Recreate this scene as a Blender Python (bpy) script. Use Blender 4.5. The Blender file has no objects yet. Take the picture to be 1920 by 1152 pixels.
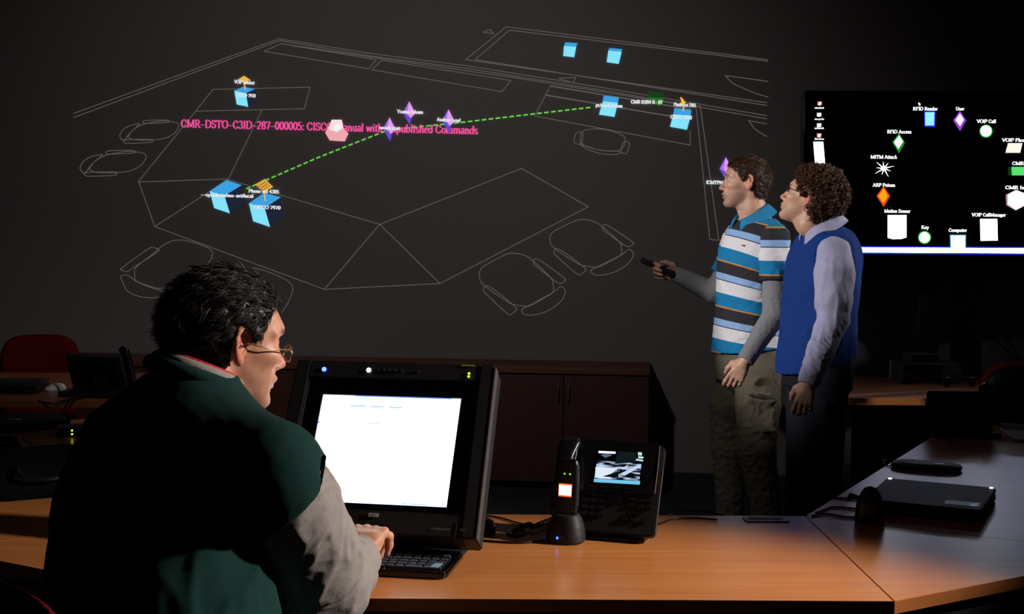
import bpy, bmesh, math, random
import numpy as np
from mathutils import Vector, Matrix
random.seed(7)
PI = math.pi
sc = bpy.context.scene
COL = sc.collection
# ------------------------------------------------------------------ camera, world, big lights, exposure
CAMH, FPX = 1.46, 2400.0
PITCH, ROLL = math.atan(140 / 2400.0), math.radians(0.3)
cd = bpy.data.cameras.new('camera'); cam = bpy.data.objects.new('camera', cd); COL.objects.link(cam)
cd.sensor_width = 36.0; cd.lens = FPX / 1920 * 36; cd.clip_start = 0.05; cd.clip_end = 60
cam.matrix_world = Matrix.Translation((0, 0, CAMH)) @ Matrix.Rotation(PI / 2 - PITCH, 4, 'X') @ Matrix.Rotation(ROLL, 4, 'Z')
sc.camera = cam
cd.dof.use_dof = False
w = bpy.data.worlds.new('dark_room'); sc.world = w; w.use_nodes = True
w.node_tree.nodes['Background'].inputs[0].default_value = (0.5, 0.55, 0.7, 1)
w.node_tree.nodes['Background'].inputs[1].default_value = 0.0
sc.view_settings.view_transform = 'Standard'; sc.view_settings.look = 'None'
sc.view_settings.exposure = 0.0; sc.view_settings.gamma = 1.0; sc.view_settings.use_curve_mapping = False

def spot(name, loc, aim, power, size, blend, radius, color=(1, 1, 1)):
    l = bpy.data.lights.new(name, 'SPOT'); l.energy = power; l.spot_size = math.radians(size); l.spot_blend = blend
    l.shadow_soft_size = radius; l.color = color
    o = bpy.data.objects.new(name, l); COL.objects.link(o); o.location = loc
    o.rotation_euler = (Vector(aim) - Vector(loc)).to_track_quat('-Z', 'Y').to_euler()
    return o
def area(name, loc, aim, power, sx, sy, color=(1, 1, 1), spread=180):
    l = bpy.data.lights.new(name, 'AREA'); l.shape = 'RECTANGLE'; l.size = sx; l.size_y = sy; l.energy = power; l.color = color
    l.spread = math.radians(spread)
    o = bpy.data.objects.new(name, l); COL.objects.link(o); o.location = loc
    o.rotation_euler = (Vector(aim) - Vector(loc)).to_track_quat('-Z', 'Y').to_euler()
    return o
# strobe with a grid, right of the frame, on the man at the desk
spot('desk_strobe', (2.9, 2.60, 2.2), (-0.25, 2.5, 0.95), 540, 38, 0.7, 0.07, (1.0, 0.92, 0.84))
# strobe right of the two standing men
spot('standing_strobe', (3.75, 5.05, 2.4), (1.25, 5.6, 1.5), 300, 32, 0.9, 0.09, (1.0, 0.96, 0.92))
# second strobe, high to the left, on the standing men
spot('front_strobe', (-2.8, 3.95, 2.35), (1.23, 5.48, 1.36), 600, 21.5, 0.5, 0.08, (1.0, 0.97, 0.95)).scale = (.78, 1, 1)
# ceiling projector
spot('projector_beam', (-0.6, 4.0, 2.9), (-0.75, 7.4, 1.25), 80, 105, 0.9, 0.04, (1.0, 0.94, 0.92))

# ------------------------------------------------------------------ helpers
def s2l(c):
    return tuple((v / 255 / 12.92) if v / 255 <= 0.04045 else ((v / 255 + 0.055) / 1.055) ** 2.4 for v in c)
def rayd(px, py):
    x = (px - 960) / FPX; y = -(py - 576) / FPX
    c, s = math.cos(ROLL), math.sin(ROLL)
    x, y = x * c - y * s, x * s + y * c
    return np.array([x, math.cos(PITCH) + y * math.sin(PITCH), -math.sin(PITCH) + y * math.cos(PITCH)])
def atY(px, py, Y):
    d = rayd(px, py); return np.array([0, 0, CAMH]) + d * (Y / d[1])
def atZ(px, py, Z):
    d = rayd(px, py); return np.array([0, 0, CAMH]) + d * ((Z - CAMH) / d[2])

_m = {}
def mat(name, rgb, rough=0.5, metal=0.0, spec=0.5, emit=None, es=1.0, bump=None, noise=None, coat=0.0, sheen=0.0, sss=0.0):
    """rgb in 0-255 sRGB; bump=(scale,strength); noise=(scale,amount)"""
    if name in _m: return _m[name]
    m = bpy.data.materials.new(name); m.use_nodes = True; nt = m.node_tree
    b = nt.nodes['Principled BSDF']
    b.inputs['Base Color'].default_value = (*s2l(rgb), 1)
    b.inputs['Roughness'].default_value = rough; b.inputs['Metallic'].default_value = metal
    b.inputs['Specular IOR Level'].default_value = spec
    b.inputs['Coat Weight'].default_value = coat
    b.inputs['Sheen Weight'].default_value = sheen
    if sss: b.inputs['Subsurface Weight'].default_value = sss; b.inputs['Subsurface Radius'].default_value = (0.012, 0.004, 0.002); b.inputs['Subsurface Scale'].default_value = 1
    if emit is not None:
        b.inputs['Emission Color'].default_value = (*s2l(emit), 1); b.inputs['Emission Strength'].default_value = es
    tc = nt.nodes.new('ShaderNodeTexCoord')
    if bump:
        n = nt.nodes.new('ShaderNodeTexNoise'); n.inputs['Scale'].default_value = bump[0]; n.inputs['Detail'].default_value = 4
        bp = nt.nodes.new('ShaderNodeBump'); bp.inputs['Strength'].default_value = bump[1]; bp.inputs['Distance'].default_value = 0.01
        nt.links.new(tc.outputs['Object'], n.inputs['Vector']); nt.links.new(n.outputs['Fac'], bp.inputs['Height'])
        nt.links.new(bp.outputs['Normal'], b.inputs['Normal'])
    if noise:
        n = nt.nodes.new('ShaderNodeTexNoise'); n.inputs['Scale'].default_value = noise[0]; n.inputs['Detail'].default_value = 5
        mx = nt.nodes.new('ShaderNodeMix'); mx.data_type = 'RGBA'
        a = s2l(rgb); k = noise[1]
        mx.inputs[6].default_value = (*[v * (1 - k) for v in a], 1); mx.inputs[7].default_value = (*[min(1, v * (1 + k)) for v in a], 1)
        nt.links.new(tc.outputs['Object'], n.inputs['Vector']); nt.links.new(n.outputs['Fac'], mx.inputs[0])
        nt.links.new(mx.outputs[2], b.inputs['Base Color'])
    _m[name] = m; return m
def emis(name, rgb, s=1.0):
    if name in _m: return _m[name]
    m = bpy.data.materials.new(name); m.use_nodes = True; nt = m.node_tree
    nt.nodes.remove(nt.nodes['Principled BSDF']); e = nt.nodes.new('ShaderNodeEmission')
    e.inputs[0].default_value = (*s2l(rgb), 1); e.inputs[1].default_value = s
    nt.links.new(e.outputs[0], nt.nodes['Material Output'].inputs[0]); _m[name] = m; return m
def wood(name, rgb, rgb2, rough=0.35, spec=0.5, axis=0, coat=0.0):
    m = bpy.data.materials.new(name); m.use_nodes = True; nt = m.node_tree; b = nt.nodes['Principled BSDF']
    tc = nt.nodes.new('ShaderNodeTexCoord'); mp = nt.nodes.new('ShaderNodeMapping')
    s = [70, 70, 70]; s[axis] = 2.2; mp.inputs['Scale'].default_value = s
    n = nt.nodes.new('ShaderNodeTexNoise'); n.inputs['Scale'].default_value = 1.0; n.inputs['Detail'].default_value = 5
    cr = nt.nodes.new('ShaderNodeValToRGB'); cr.color_ramp.elements[0].color = (*s2l(rgb), 1); cr.color_ramp.elements[1].color = (*s2l(rgb2), 1)
    cr.color_ramp.elements[0].position = 0.35; cr.color_ramp.elements[1].position = 0.65
    nt.links.new(tc.outputs['Object'], mp.inputs['Vector']); nt.links.new(mp.outputs[0], n.inputs['Vector'])
    nt.links.new(n.outputs['Fac'], cr.inputs[0]); nt.links.new(cr.outputs[0], b.inputs['Base Color'])
    b.inputs['Roughness'].default_value = rough; b.inputs['Specular IOR Level'].default_value = spec; b.inputs['Coat Weight'].default_value = coat
    return m

class MB:
    """collects shapes, then links them as one mesh object"""
    def __init__(s): s.bm = bmesh.new()
    def box(s, c, d, R=None, bev=0.0, seg=2):
        b = bmesh.new(); bmesh.ops.create_cube(b, size=1.0); bmesh.ops.scale(b, vec=d, verts=b.verts)
        if bev: bmesh.ops.bevel(b, geom=b.edges[:], offset=bev, segments=seg, profile=0.7, affect='EDGES')
        M = Matrix.Translation(c)
        if R is not None: M = M @ R.to_4x4()
        bmesh.ops.transform(b, matrix=M, verts=b.verts); s._merge(b); return s
    def _merge(s, b):
        me = bpy.data.meshes.new('t'); b.to_mesh(me); b.free(); s.bm.from_mesh(me); bpy.data.meshes.remove(me)
    def prism(s, pts, z0, z1, M=None, bev=0.0):
        b = bmesh.new(); v = [b.verts.new((p[0], p[1], z0)) for p in pts]; f = b.faces.new(v)
        r = bmesh.ops.extrude_face_region(b, geom=[f]); e = [x for x in r['geom'] if isinstance(x, bmesh.types.BMVert)]
        bmesh.ops.translate(b, verts=e, vec=(0, 0, z1 - z0)); bmesh.ops.recalc_face_normals(b, faces=b.faces)
        if bev: bmesh.ops.bevel(b, geom=b.edges[:], offset=bev, segments=2, affect='EDGES')
        if M is not None: bmesh.ops.transform(b, matrix=M, verts=b.verts)
        s._merge(b); return s
    def tube(s, pts, r, n=8, cap=True, M=None, closed=False):
        pts = [Vector(p) for p in pts]; N = len(pts); rr = r if hasattr(r, '__len__') else [r] * N
        b = bmesh.new(); rings = []; prev = None
        for i, p in enumerate(pts):
            if closed: t = pts[(i + 1) % N] - pts[i - 1]
            else: t = pts[min(i + 1, N - 1)] - pts[max(i - 1, 0)]
            t = t.normalized() if t.length > 1e-9 else Vector((0, 0, 1))
            if prev is None:
                a = Vector((0, 0, 1)) if abs(t.z) < 0.9 else Vector((1, 0, 0)); u = t.cross(a).normalized()
            else: u = (prev - t * prev.dot(t)).normalized()
            prev = u; v = t.cross(u)
            rings.append([b.verts.new(p + (u * math.cos(2 * PI * k / n) + v * math.sin(2 * PI * k / n)) * rr[i]) for k in range(n)])
        for i in range(N if closed else N - 1):
            A, B = rings[i], rings[(i + 1) % N]
            for k in range(n): b.faces.new((A[k], A[(k + 1) % n], B[(k + 1) % n], B[k]))
        if cap and not closed: b.faces.new(rings[0][::-1]); b.faces.new(rings[-1])
        if M is not None: bmesh.ops.transform(b, matrix=M, verts=b.verts)
        s._merge(b); return s
    def cyl(s, a, c, r, r2=None, n=24): return s.tube([a, c], [r, r if r2 is None else r2], n)
    def lathe(s, prof, n=32, M=None):
        b = bmesh.new(); rings = [[b.verts.new((r * math.cos(2 * PI * k / n), r * math.sin(2 * PI * k / n), z)) for k in range(n)] for r, z in prof]
        for A, B in zip(rings, rings[1:]):
            for k in range(n): b.faces.new((A[k], A[(k + 1) % n], B[(k + 1) % n], B[k]))
        b.faces.new(rings[0][::-1]); b.faces.new(rings[-1])
        if M is not None: bmesh.ops.transform(b, matrix=M, verts=b.verts)
        s._merge(b); return s
    def poly(s, pts, M=None):
        v = [s.bm.verts.new((M @ Vector(p)) if M is not None else p) for p in pts]; s.bm.faces.new(v); return s
    def grid(s, fn, nu, nv, cu=False):
        V = [[s.bm.verts.new(fn(i / (nu if cu else nu - 1), j / (nv - 1))) for j in range(nv)] for i in range(nu)]
        for i in range(nu if cu else nu - 1):
            for j in range(nv - 1): s.bm.faces.new((V[i][j], V[(i + 1) % nu][j], V[(i + 1) % nu][j + 1], V[i][j + 1]))
        return s
    def build(s, name, m, parent=None, smooth=False, M=None, label=None):
        me = bpy.data.meshes.new(name); s.bm.to_mesh(me); s.bm.free()
        o = bpy.data.objects.new(name, me); COL.objects.link(o); me.materials.append(m)
        if M is not None: o.matrix_world = M
        if parent is not None: o.parent = parent
        if smooth:
            me.polygons.foreach_set('use_smooth', [True] * len(me.polygons))
            if smooth != 'all': me.set_sharp_from_angle(angle=math.radians(38))
        if label: o['label'] = label
        return o
def tag(o, label, cat, group=None, kind=None):
    o['label'] = label; o['category'] = cat
    if group: o['group'] = group
    if kind: o['kind'] = kind
    return o
def thing(name, label, cat, loc=(0, 0, 0), rz=0, group=None, M=None):
    o = bpy.data.objects.new(name, None); COL.objects.link(o); o.empty_display_size = 0.1
    o.location = loc; o.rotation_euler = (0, 0, rz)
    if M is not None: o.matrix_world = M
    return tag(o, label, cat, group)
def struct(o): o['kind'] = 'structure'; return o
def copy_tree(o, parent=None):
    c = o.copy(); COL.objects.link(c)
    if parent: c.parent = parent
    for ch in list(o.children): copy_tree(ch, c)
    return c
def fmat(c, yaw, tilt):
    """frame of a leaning panel: x along its width, y up the panel, z out of its face"""
    r = Vector((math.cos(yaw), math.sin(yaw), 0)); n = Vector((-r.y, r.x, 0)); u = Vector((0, 0, 1)) * math.cos(tilt) + n * math.sin(tilt)
    z = r.cross(u); M = Matrix((r, u, z)).transposed().to_4x4(); M.translation = Vector(c); return M
def rrect(w, h, r, n=5, cx=0, cy=0):
    P = []
    for (sx, sy, a0) in ((1, 1, 0), (-1, 1, 90), (-1, -1, 180), (1, -1, 270)):
        for k in range(n + 1):
            a = math.radians(a0 + 90 * k / n); P.append((cx + sx * (w / 2 - r) + r * math.cos(a), cy + sy * (h / 2 - r) + r * math.sin(a)))
    return P
def bez(P, n=24):
    """smooth curve through points"""
    P = [np.array(p, float) for p in P]; Q = [2 * P[0] - P[1]] + P + [2 * P[-1] - P[-2]]; out = []
    for i in range(1, len(Q) - 2):
        for k in range(n):
            t = k / n; a, b, c, d = Q[i - 1], Q[i], Q[i + 1], Q[i + 2]
            out.append(0.5 * ((2 * b) + (c - a) * t + (2 * a - 5 * b + 4 * c - d) * t * t + (3 * b - a - 3 * c + d) * t ** 3))
    out.append(P[-1]); return out

# ------------------------------------------------------------------ serif lettering drawn with a broad pen
def _arc(cx, cy, rx, ry, a0, a1, n=12): return [(cx + rx * math.cos(math.radians(a0 + (a1 - a0) * k / n)), cy + ry * math.sin(math.radians(a0 + (a1 - a0) * k / n))) for k in range(n + 1)]
A_ = _arc
def V(x, y0=0, y1=.68, s=3): # vertical with serifs: bit1 bottom, bit2 top
    L = [[(x, y0), (x, y1)]]
    if s & 1: L.append([(x - .09, y0), (x + .09, y0)])
    if s & 2: L.append([(x - .09, y1), (x + .09, y1)])
    return L
def Hh(y, a, b): return [[(a, y), (b, y)]]
GL = {
 'A': (.70, [[(.08, 0), (.35, .68)], [(.35, .68), (.62, 0)]] + Hh(.24, .18, .52) + Hh(0, 0, .17) + Hh(0, .53, .71)),
 'C': (.66, [A_(.36, .34, .28, .34, 50, 310), [(.54, .60), (.54, .48)], [(.56, .18), (.54, .08)]]),
 'D': (.72, V(.14) + [[(.14, .68), (.32, .68)] + A_(.32, .34, .32, .34, 90, -90) + [(.14, 0)]]),
 'F': (.56, V(.14) + Hh(.68, .14, .52) + [[(.52, .68), (.52, .54)]] + Hh(.36, .14, .42)),
 'I': (.30, V(.15)), 'K': (.70, V(.14) + [[(.17, .3), (.55, .68)], [(.26, .38), (.6, 0)]] + Hh(0, .5, .7) + Hh(.68, .45, .65)),
 'M': (.88, V(.13) + V(.75) + [[(.13, .68), (.44, .04)], [(.44, .04), (.75, .68)]]),
 'O': (.72, [A_(.36, .34, .29, .34, 0, 360, 20)]),
 'P': (.58, V(.14) + [[(.14, .68), (.32, .68)] + A_(.32, .5, .19, .18, 90, -90) + [(.14, .32)]]),
 'R': (.66, V(.14) + [[(.14, .68), (.32, .68)] + A_(.32, .51, .18, .17, 90, -90) + [(.14, .34)], [(.3, .34), (.58, 0)]] + Hh(0, .5, .68)),
 'S': (.54, [A_(.27, .51, .17, .17, 30, 235) + A_(.27, .17, .19, .17, 55, -150), [(.43, .66), (.43, .52)], [(.09, .16), (.09, .02)]]),
 'T': (.62, V(.31, s=1) + Hh(.68, .04, .58) + [[(.04, .68), (.04, .54)], [(.58, .68), (.58, .54)]]),
 'U': (.72, [[(.14, .68), (.14, .22)] + A_(.36, .22, .22, .22, 180, 360) + [(.58, .68)]] + Hh(.68, .04, .24) + Hh(.68, .49, .68)),
 'V': (.70, [[(.08, .68), (.36, 0)], [(.36, 0), (.62, .68)]] + Hh(.68, 0, .18) + Hh(.68, .53, .71)),
 'a': (.44, [A_(.2, .34, .13, .12, 150, 20) + [(.33, .3), (.33, .06), (.4, .01)], A_(.2, .12, .14, .12, 60, 330)]),
 'b': (.50, V(.1, s=2) + [A_(.24, .22, .17, .22, 0, 360, 16)]), 'c': (.42, [A_(.23, .22, .17, .22, 50, 310)]),
 'd': (.50, V(.4, s=2) + [A_(.24, .22, .17, .22, 0, 360, 16)]), 'e': (.44, Hh(.25, .07, .38) + [A_(.23, .22, .16, .22, 5, 315)]),
 'g': (.48, [A_(.22, .28, .14, .15, 0, 360, 14), A_(.23, -.06, .17, .1, 0, 360, 14), [(.3, .4), (.44, .44)]]),
 'h': (.52, V(.12) + V(.4, 0, .28, 1) + [A_(.27, .28, .13, .15, 160, 0)]), 'i': (.27, V(.13, 0, .44, 3) + [[(.13, .58), (.13, .66)]]),
 'k': (.5, V(.12) + [[(.15, .2), (.36, .44)], [(.2, .25), (.42, 0)]]), 'l': (.27, V(.13)),
 'm': (.78, V(.12, 0, .44) + V(.39, 0, .3, 1) + V(.66, 0, .3, 1) + [A_(.26, .3, .13, .14, 160, 0), A_(.53, .3, .13, .14, 160, 0)]),
 'n': (.52, V(.12, 0, .44) + V(.4, 0, .28, 1) + [A_(.27, .28, .13, .16, 160, 0)]), 'o': (.48, [A_(.24, .22, .18, .22, 0, 360, 16)]),
 'p': (.50, V(.1, -.2, .44) + [A_(.26, .22, .17, .22, 0, 360, 16)]), 'r': (.36, V(.12, 0, .44) + [A_(.25, .3, .12, .14, 160, 40)]),
 's': (.40, [A_(.2, .33, .12, .11, 30, 235) + A_(.2, .11, .13, .11, 55, -150)]), 't': (.30, [[(.13, .6), (.13, .08)] + A_(.2, .08, .07, .08, 180, 300)] + Hh(.44, .02, .27)),
 'u': (.52, [[(.12, .44), (.12, .15)] + A_(.25, .15, .13, .15, 180, 340)] + V(.4, 0, .44)), 'w': (.70, [[(.06, .44), (.2, 0)], [(.2, 0), (.35, .42)], [(.35, .42), (.5, 0)], [(.5, 0), (.64, .44)]]),
 'x': (.48, [[(.06, .44), (.42, 0)], [(.4, .44), (.06, 0)]]), 'y': (.48, [[(.06, .44), (.24, 0)], [(.42, .44), (.18, -.18), (.06, -.2)]]), 'v': (.48, [[(.06, .44), (.24, 0)], [(.24, 0), (.42, .44)]]),
 'f': (.32, V(.12, 0, .55, 1) + [A_(.22, .55, .1, .12, 180, 60)] + Hh(.44, .02, .27)), 'Y': (.7, [[(.08, .68), (.35, .32)], [(.35, .32), (.62, .68)]] + V(.35, 0, .32, 1) + Hh(.68, 0, .16)),
 'N': (.72, V(.12) + V(.6) + [[(.12, .68), (.6, 0)]]), 'E': (.6, V(.14) + Hh(.68, .14, .52) + Hh(.35, .14, .42) + Hh(0, .14, .54)), 'L': (.58, V(.14) + Hh(0, .14, .54)), 'H': (.72, V(.13) + V(.59) + Hh(.35, .13, .59)),
 '0': (.50, [A_(.25, .34, .18, .34, 0, 360, 18)]), '1': (.5, V(.26, s=1) + [[(.26, .68), (.14, .58)]]), '2': (.5, [A_(.24, .5, .17, .18, 160, -30) + [(.07, 0), (.43, 0)]]),
 '3': (.5, [A_(.22, .52, .16, .16, 150, -80), A_(.22, .18, .19, .18, 80, -160)]), '4': (.5, V(.33, s=1) + [[(.33, .68), (.04, .2), (.46, .2)]]),
 '5': (.5, [[(.4, .68), (.14, .68), (.11, .38)] + A_(.22, .2, .19, .21, 110, -150)]), '7': (.5, [[(.06, .56), (.06, .66), (.44, .66), (.2, 0)]]),
 '8': (.5, [A_(.25, .51, .14, .17, 0, 360, 14), A_(.25, .17, .18, .17, 0, 360, 14)]), '9': (.5, [A_(.25, .48, .17, .2, 0, 360, 14), [(.42, .48), (.36, .14), (.16, 0)]]),
 '-': (.5, Hh(.24, .04, .46)), ':': (.25, [[(.12, .36), (.12, .44)], [(.12, 0), (.12, .08)]]), '.': (.2, [[(.1, 0), (.1, .06)]]), ' ': (.26, []), '/': (.3, [[(.02, -.05), (.28, .72)]]), ',': (.2, [[(.1, .05), (.06, -.1)]]),
}
def lettering(text, h, fn, mb, bold=1.0):
    """flat lettering; em size h; fn(x, y) places a point of the line of text on its surface, returns the text's length"""
    x = 0
    for ch in text:
        adv, strokes = GL.get(ch, GL['-'])
        for st in strokes:
            for (p, q) in zip(st, st[1:]):
                dx, dy = q[0] - p[0], q[1] - p[1]; L = math.hypot(dx, dy)
                if L < 1e-6: continue
                wd = (.045 + .075 * abs(dy / L) ** 1.3) * bold / 2; ex, ey = dx / L * .012, dy / L * .012
                nx, ny = -dy / L * wd, dx / L * wd
                P = [(p[0] - ex + nx, p[1] - ey + ny), (p[0] - ex - nx, p[1] - ey - ny), (q[0] + ex - nx, q[1] + ey - ny), (q[0] + ex + nx, q[1] + ey + ny)]
                mb.bm.faces.new([mb.bm.verts.new(fn((x + a) * h, b * h)) for a, b in P])
        x += adv
    return x * h
def textlen(t): return sum(GL.get(c, GL['-'])[0] for c in t)

# ------------------------------------------------------------------ room
def wally(X): return 7.25 - 0.12 * (X - 0.72)
m_wall = mat('wall_paint', (108, 103, 101), 0.9, spec=0.15, bump=(60, 0.05))
m_floor = mat('carpet', (52, 50, 54), 1.0, spec=0.1, bump=(300, 0.5), noise=(40, 0.25))
m_ceil = mat('ceiling_paint', (150, 148, 145), 0.95, spec=0.1)
m_skirt = mat('skirting', (28, 27, 28), 0.6)
XL, XR, YF = -4.6, 4.6, -1.6
struct(MB().prism([(XL - .2, wally(XL - .2)), (XR + .2, wally(XR + .2)), (XR + .2, wally(XR + .2) + .2), (XL - .2, wally(XL - .2) + .2)], 0, 3.1).build('wall_back', m_wall))
struct(MB().box((XL - .1, 3.1, 1.55), (.2, 9.6, 3.1)).build('wall_left', m_wall))
struct(MB().box((XR + .1, 2.6, 1.55), (.2, 8.4, 3.1)).build('wall_right', m_wall))
struct(MB().box((0, YF - .1, 1.55), (9.4, .2, 3.1)).build('wall_front', m_wall))
struct(MB().box((0, 3.3, -.05), (9.6, 10.2, .1)).build('floor', m_floor))
struct(MB().box((0, 3.3, 3.15), (9.6, 10.2, .1)).build('ceiling', m_ceil))
struct(MB().prism([(XL, wally(XL) - .015), (XR, wally(XR) - .015), (XR, wally(XR)), (XL, wally(XL))], 0, .1).build('baseboard_back', m_skirt))

# ------------------------------------------------------------------ picture thrown on the wall by the projector
def wpt(px, py, off=0.003):
    d = rayd(px, py); t = (7.3364 - off * 1.007) / (d[1] + 0.12 * d[0]); return np.array([0, 0, CAMH]) + d * t
WX = np.array([1, -0.12, 0]) / math.hypot(1, .12); WZ = np.array([0, 0, 1.0])
def wribbon(mb, P, width=0.0036, off=0.003, closed=False):
    W = [wpt(x, y, off) for x, y in P]
    if closed: W = W + [W[0]]
    for a, b in zip(W, W[1:]):
        d = b - a; L = np.linalg.norm(d)
        if L < 1e-6: continue
        t = d / L; n = np.cross(t, [-WX[1], WX[0], 0]); n = n / np.linalg.norm(n) * width / 2; e = t * width * .3
        mb.poly([a - n - e, a + n - e, b + n + e, b - n + e])
def wpoly(mb, P, off): mb.poly([wpt(x, y, off) for x, y in P])
def sm(P, n=6, closed=False):
    if closed: P = list(P); Q = P[-2:] + P + P[:2]; R = bez(Q, n); return [tuple(q) for q in R[2 * n:-2 * n]]
    return [tuple(q) for q in bez(P, n)]
proj = thing('projected_image', 'wireframe floor plan with blue cubes and pink caption projected on the dark wall', 'projection', tuple(wpt(790, 320)))
PJ = proj.matrix_world
def pj(mb, name, m, label=None):
    o = mb.build(name, m, None, label=label); o.parent = proj; o.matrix_parent_inverse = Matrix.Translation(-Vector(proj.location)); return o
e_line = emis('light_grey_line', (98, 93, 91)); e_line2 = emis('light_grey_bright', (112, 108, 108))
def T(sx, ox, oy): return lambda P: [(x / sx + ox, y / sx + oy) for x, y in P]
c2 = T(3.2, 860, 30); c6 = T(3.6, 120, 40); c7 = T(4.465, 130, 380); c8 = T(4.8, 860, 380); c1 = T(3.717, 320, 130); cD = T(5.333, 560, 160); c3 = T(3.973, 1180, 270)
mb = MB()
for P in (c6([(65, 622), (1450, 118)]) + [(700, 101), (880, 124), (1140, 166), (1438, 217)], c6([(65, 650), (1455, 130)]) + [(700, 106), (880, 129), (1140, 171), (1438, 223)],
          [(527, 82), (716, 110), (960, 145), (1300, 200)]): wribbon(mb, P)
wribbon(mb, [(495, 96), (527, 82), (706, 112), (691, 129)], closed=True); wribbon(mb, [(697, 131), (716, 113), (958, 151), (941, 172)], closed=True)
for P in ([(45, 260), (285, 65), (1855, 262)], [(100, 260), (305, 85), (1855, 272)], [(40, 262), (1850, 520)], [(100, 262), (1850, 537)], [(1600, 357), (1855, 393)], [(1740, 628), (1850, 648)]): wribbon(mb, c2(P))
wribbon(mb, c2(sm([(1600, 357), (1640, 400), (1700, 430), (1780, 464), (1857, 487)]))); wribbon(mb, c2(sm([(1740, 628), (1780, 680), (1850, 724)])))
wribbon(mb, c2([(145, 97), (190, 83), (210, 107)]), closed=True); wribbon(mb, c2([(600, 375), (705, 368), (685, 402)]), closed=True)
wribbon(mb, [(1305, 199), (1331, 449), (1348, 451), (1313, 199)], closed=True)
wribbon(mb, c2([(550, 420), (455, 600), (1390, 775), (1388, 690)])); wribbon(mb, c2([(525, 475), (1290, 605)]), .006); wribbon(mb, c2([(550, 420), (1390, 560)]), .006)
pj(mb, 'wall_outline', e_line)
mb = MB()
wribbon(mb, c6([(1005, 460), (1662, 445), (1622, 590), (888, 607)]), closed=True); wribbon(mb, c6([(888, 607), (500, 1085), (1110, 1065), (1335, 600)]))
for P in ([(260, 341), (290, 425), (608, 543), (712, 421), (428, 337)], [(290, 425), (428, 337)], [(608, 543), (825, 532), (712, 421), (978, 316), (1103, 388), (825, 532)]): wribbon(mb, P)
pj(mb, 'desk_outline', e_line)
seat = [(185, 640), (200, 600), (240, 565), (420, 470), (500, 457), (590, 475), (670, 525), (830, 680), (850, 740), (845, 810), (750, 870), (640, 930), (540, 925), (450, 900), (240, 755), (190, 690)]
arms = [[(670, 540), (680, 515), (730, 520), (945, 675), (955, 705), (930, 722), (880, 715), (680, 560)], [(225, 790), (235, 760), (290, 765), (505, 935), (512, 970), (480, 1000), (430, 995), (235, 810)],
        [(565, 970), (600, 945), (850, 810), (910, 760), (950, 775), (955, 830), (900, 910), (780, 985), (650, 1015), (580, 1000)]]
def chair_icon(f, shapes, w=.0034):
    mb = MB()
    for s in shapes: wribbon(mb, sm(f(s), 4, True), w, closed=True)
    pj(mb, 'chair_outline', e_line)
chair_icon(c8, [seat] + arms)
chair_icon(lambda P: [((x * .97 + 640) / 4.8 + 860, (y * .90 - 258) / 4.8 + 380) for x, y in P], [seat] + arms)
chair_icon(c7, [[(545, 600), (560, 540), (700, 430), (760, 375), (850, 325), (940, 315), (1040, 335), (1170, 385), (1197, 440), (1160, 510), (1040, 610), (930, 680), (830, 708), (740, 718), (640, 690), (550, 650)],
    [(430, 565), (450, 540), (650, 395), (700, 378), (745, 390), (735, 415), (560, 530), (480, 580)], [(430, 630), (445, 612), (490, 610), (560, 660), (690, 715), (795, 748), (770, 785), (680, 798), (560, 780), (470, 725)]])
mb = MB(); wribbon(mb, c7(sm([(1530, 545), (1640, 572), (1800, 640), (1860, 690), (1870, 740), (1830, 840), (1780, 920)])), .0034); pj(mb, 'chair_outline', e_line); mb = MB(); wribbon(mb, c7(sm([(900, 700), (850, 725), (842, 750), (870, 770), (900, 768)])), .0034); pj(mb, 'chair_outline', e_line)
for dx, dy, s in ((0, 0, 1), (-262, 218, 1.12)):
    f = lambda P, dx=dx, dy=dy, s=s: c6([((x - 430) * s + 430 + dx, (y - 780) * s + 780 + dy) for x, y in P])
    chair_icon(f, [[(430, 780), (500, 710), (640, 675), (740, 680), (775, 700), (750, 750), (680, 790), (560, 803), (460, 797)], [(375, 775), (400, 730), (450, 703), (510, 692), (500, 705), (440, 760), (410, 800), (385, 795)],
        [(532, 688), (550, 670), (690, 667), (705, 675), (690, 684), (550, 690)], [(400, 810), (420, 800), (580, 797), (595, 805), (580, 818), (415, 823)]])
chair_icon(c2, [[(735, 700), (790, 680), (880, 682), (980, 715), (1000, 750), (975, 800), (920, 812), (840, 803), (760, 780), (730, 745)], [(690, 760), (705, 705), (740, 700), (745, 725), (730, 765), (700, 768)],
    [(975, 800), (990, 755), (1020, 758), (1022, 790), (1005, 825), (980, 822)], [(725, 770), (760, 780), (860, 808), (960, 812), (955, 830), (860, 828), (770, 800)]])
e_lb = emis('projected_light_blue', (132, 226, 250), 1.0); e_mb = emis('projected_blue', (62, 160, 224)); e_db = emis('projected_navy', (30, 36, 52))
def cube(top, front, side=None):
    mb = MB(); wpoly(mb, front, .006); o = pj(mb, 'cube_icon', e_lb)
    mb = MB(); wpoly(mb, top, .006); pj(mb, 'cube_top', e_mb)
    if side: mb = MB(); wpoly(mb, side, .005); pj(mb, 'cube_side', e_db)
cube(c1([(443, 150), (505, 122), (588, 138), (525, 166)]), c1([(443, 150), (525, 166), (540, 262), (460, 245)]), c1([(525, 166), (588, 138), (606, 232), (540, 262)]))
cube(c1([(272, 850), (388, 772), (495, 808), (375, 882)]), c1([(272, 850), (375, 882), (413, 1005), (303, 968)]), c1([(375, 882), (495, 808), (520, 930), (413, 1005)]))
cube(c1([(545, 935), (650, 862), (768, 892), (655, 968)]), c1([(545, 935), (655, 968), (693, 1100), (575, 1060)]), c1([(655, 968), (768, 892), (792, 1028), (693, 1100)]))
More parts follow.
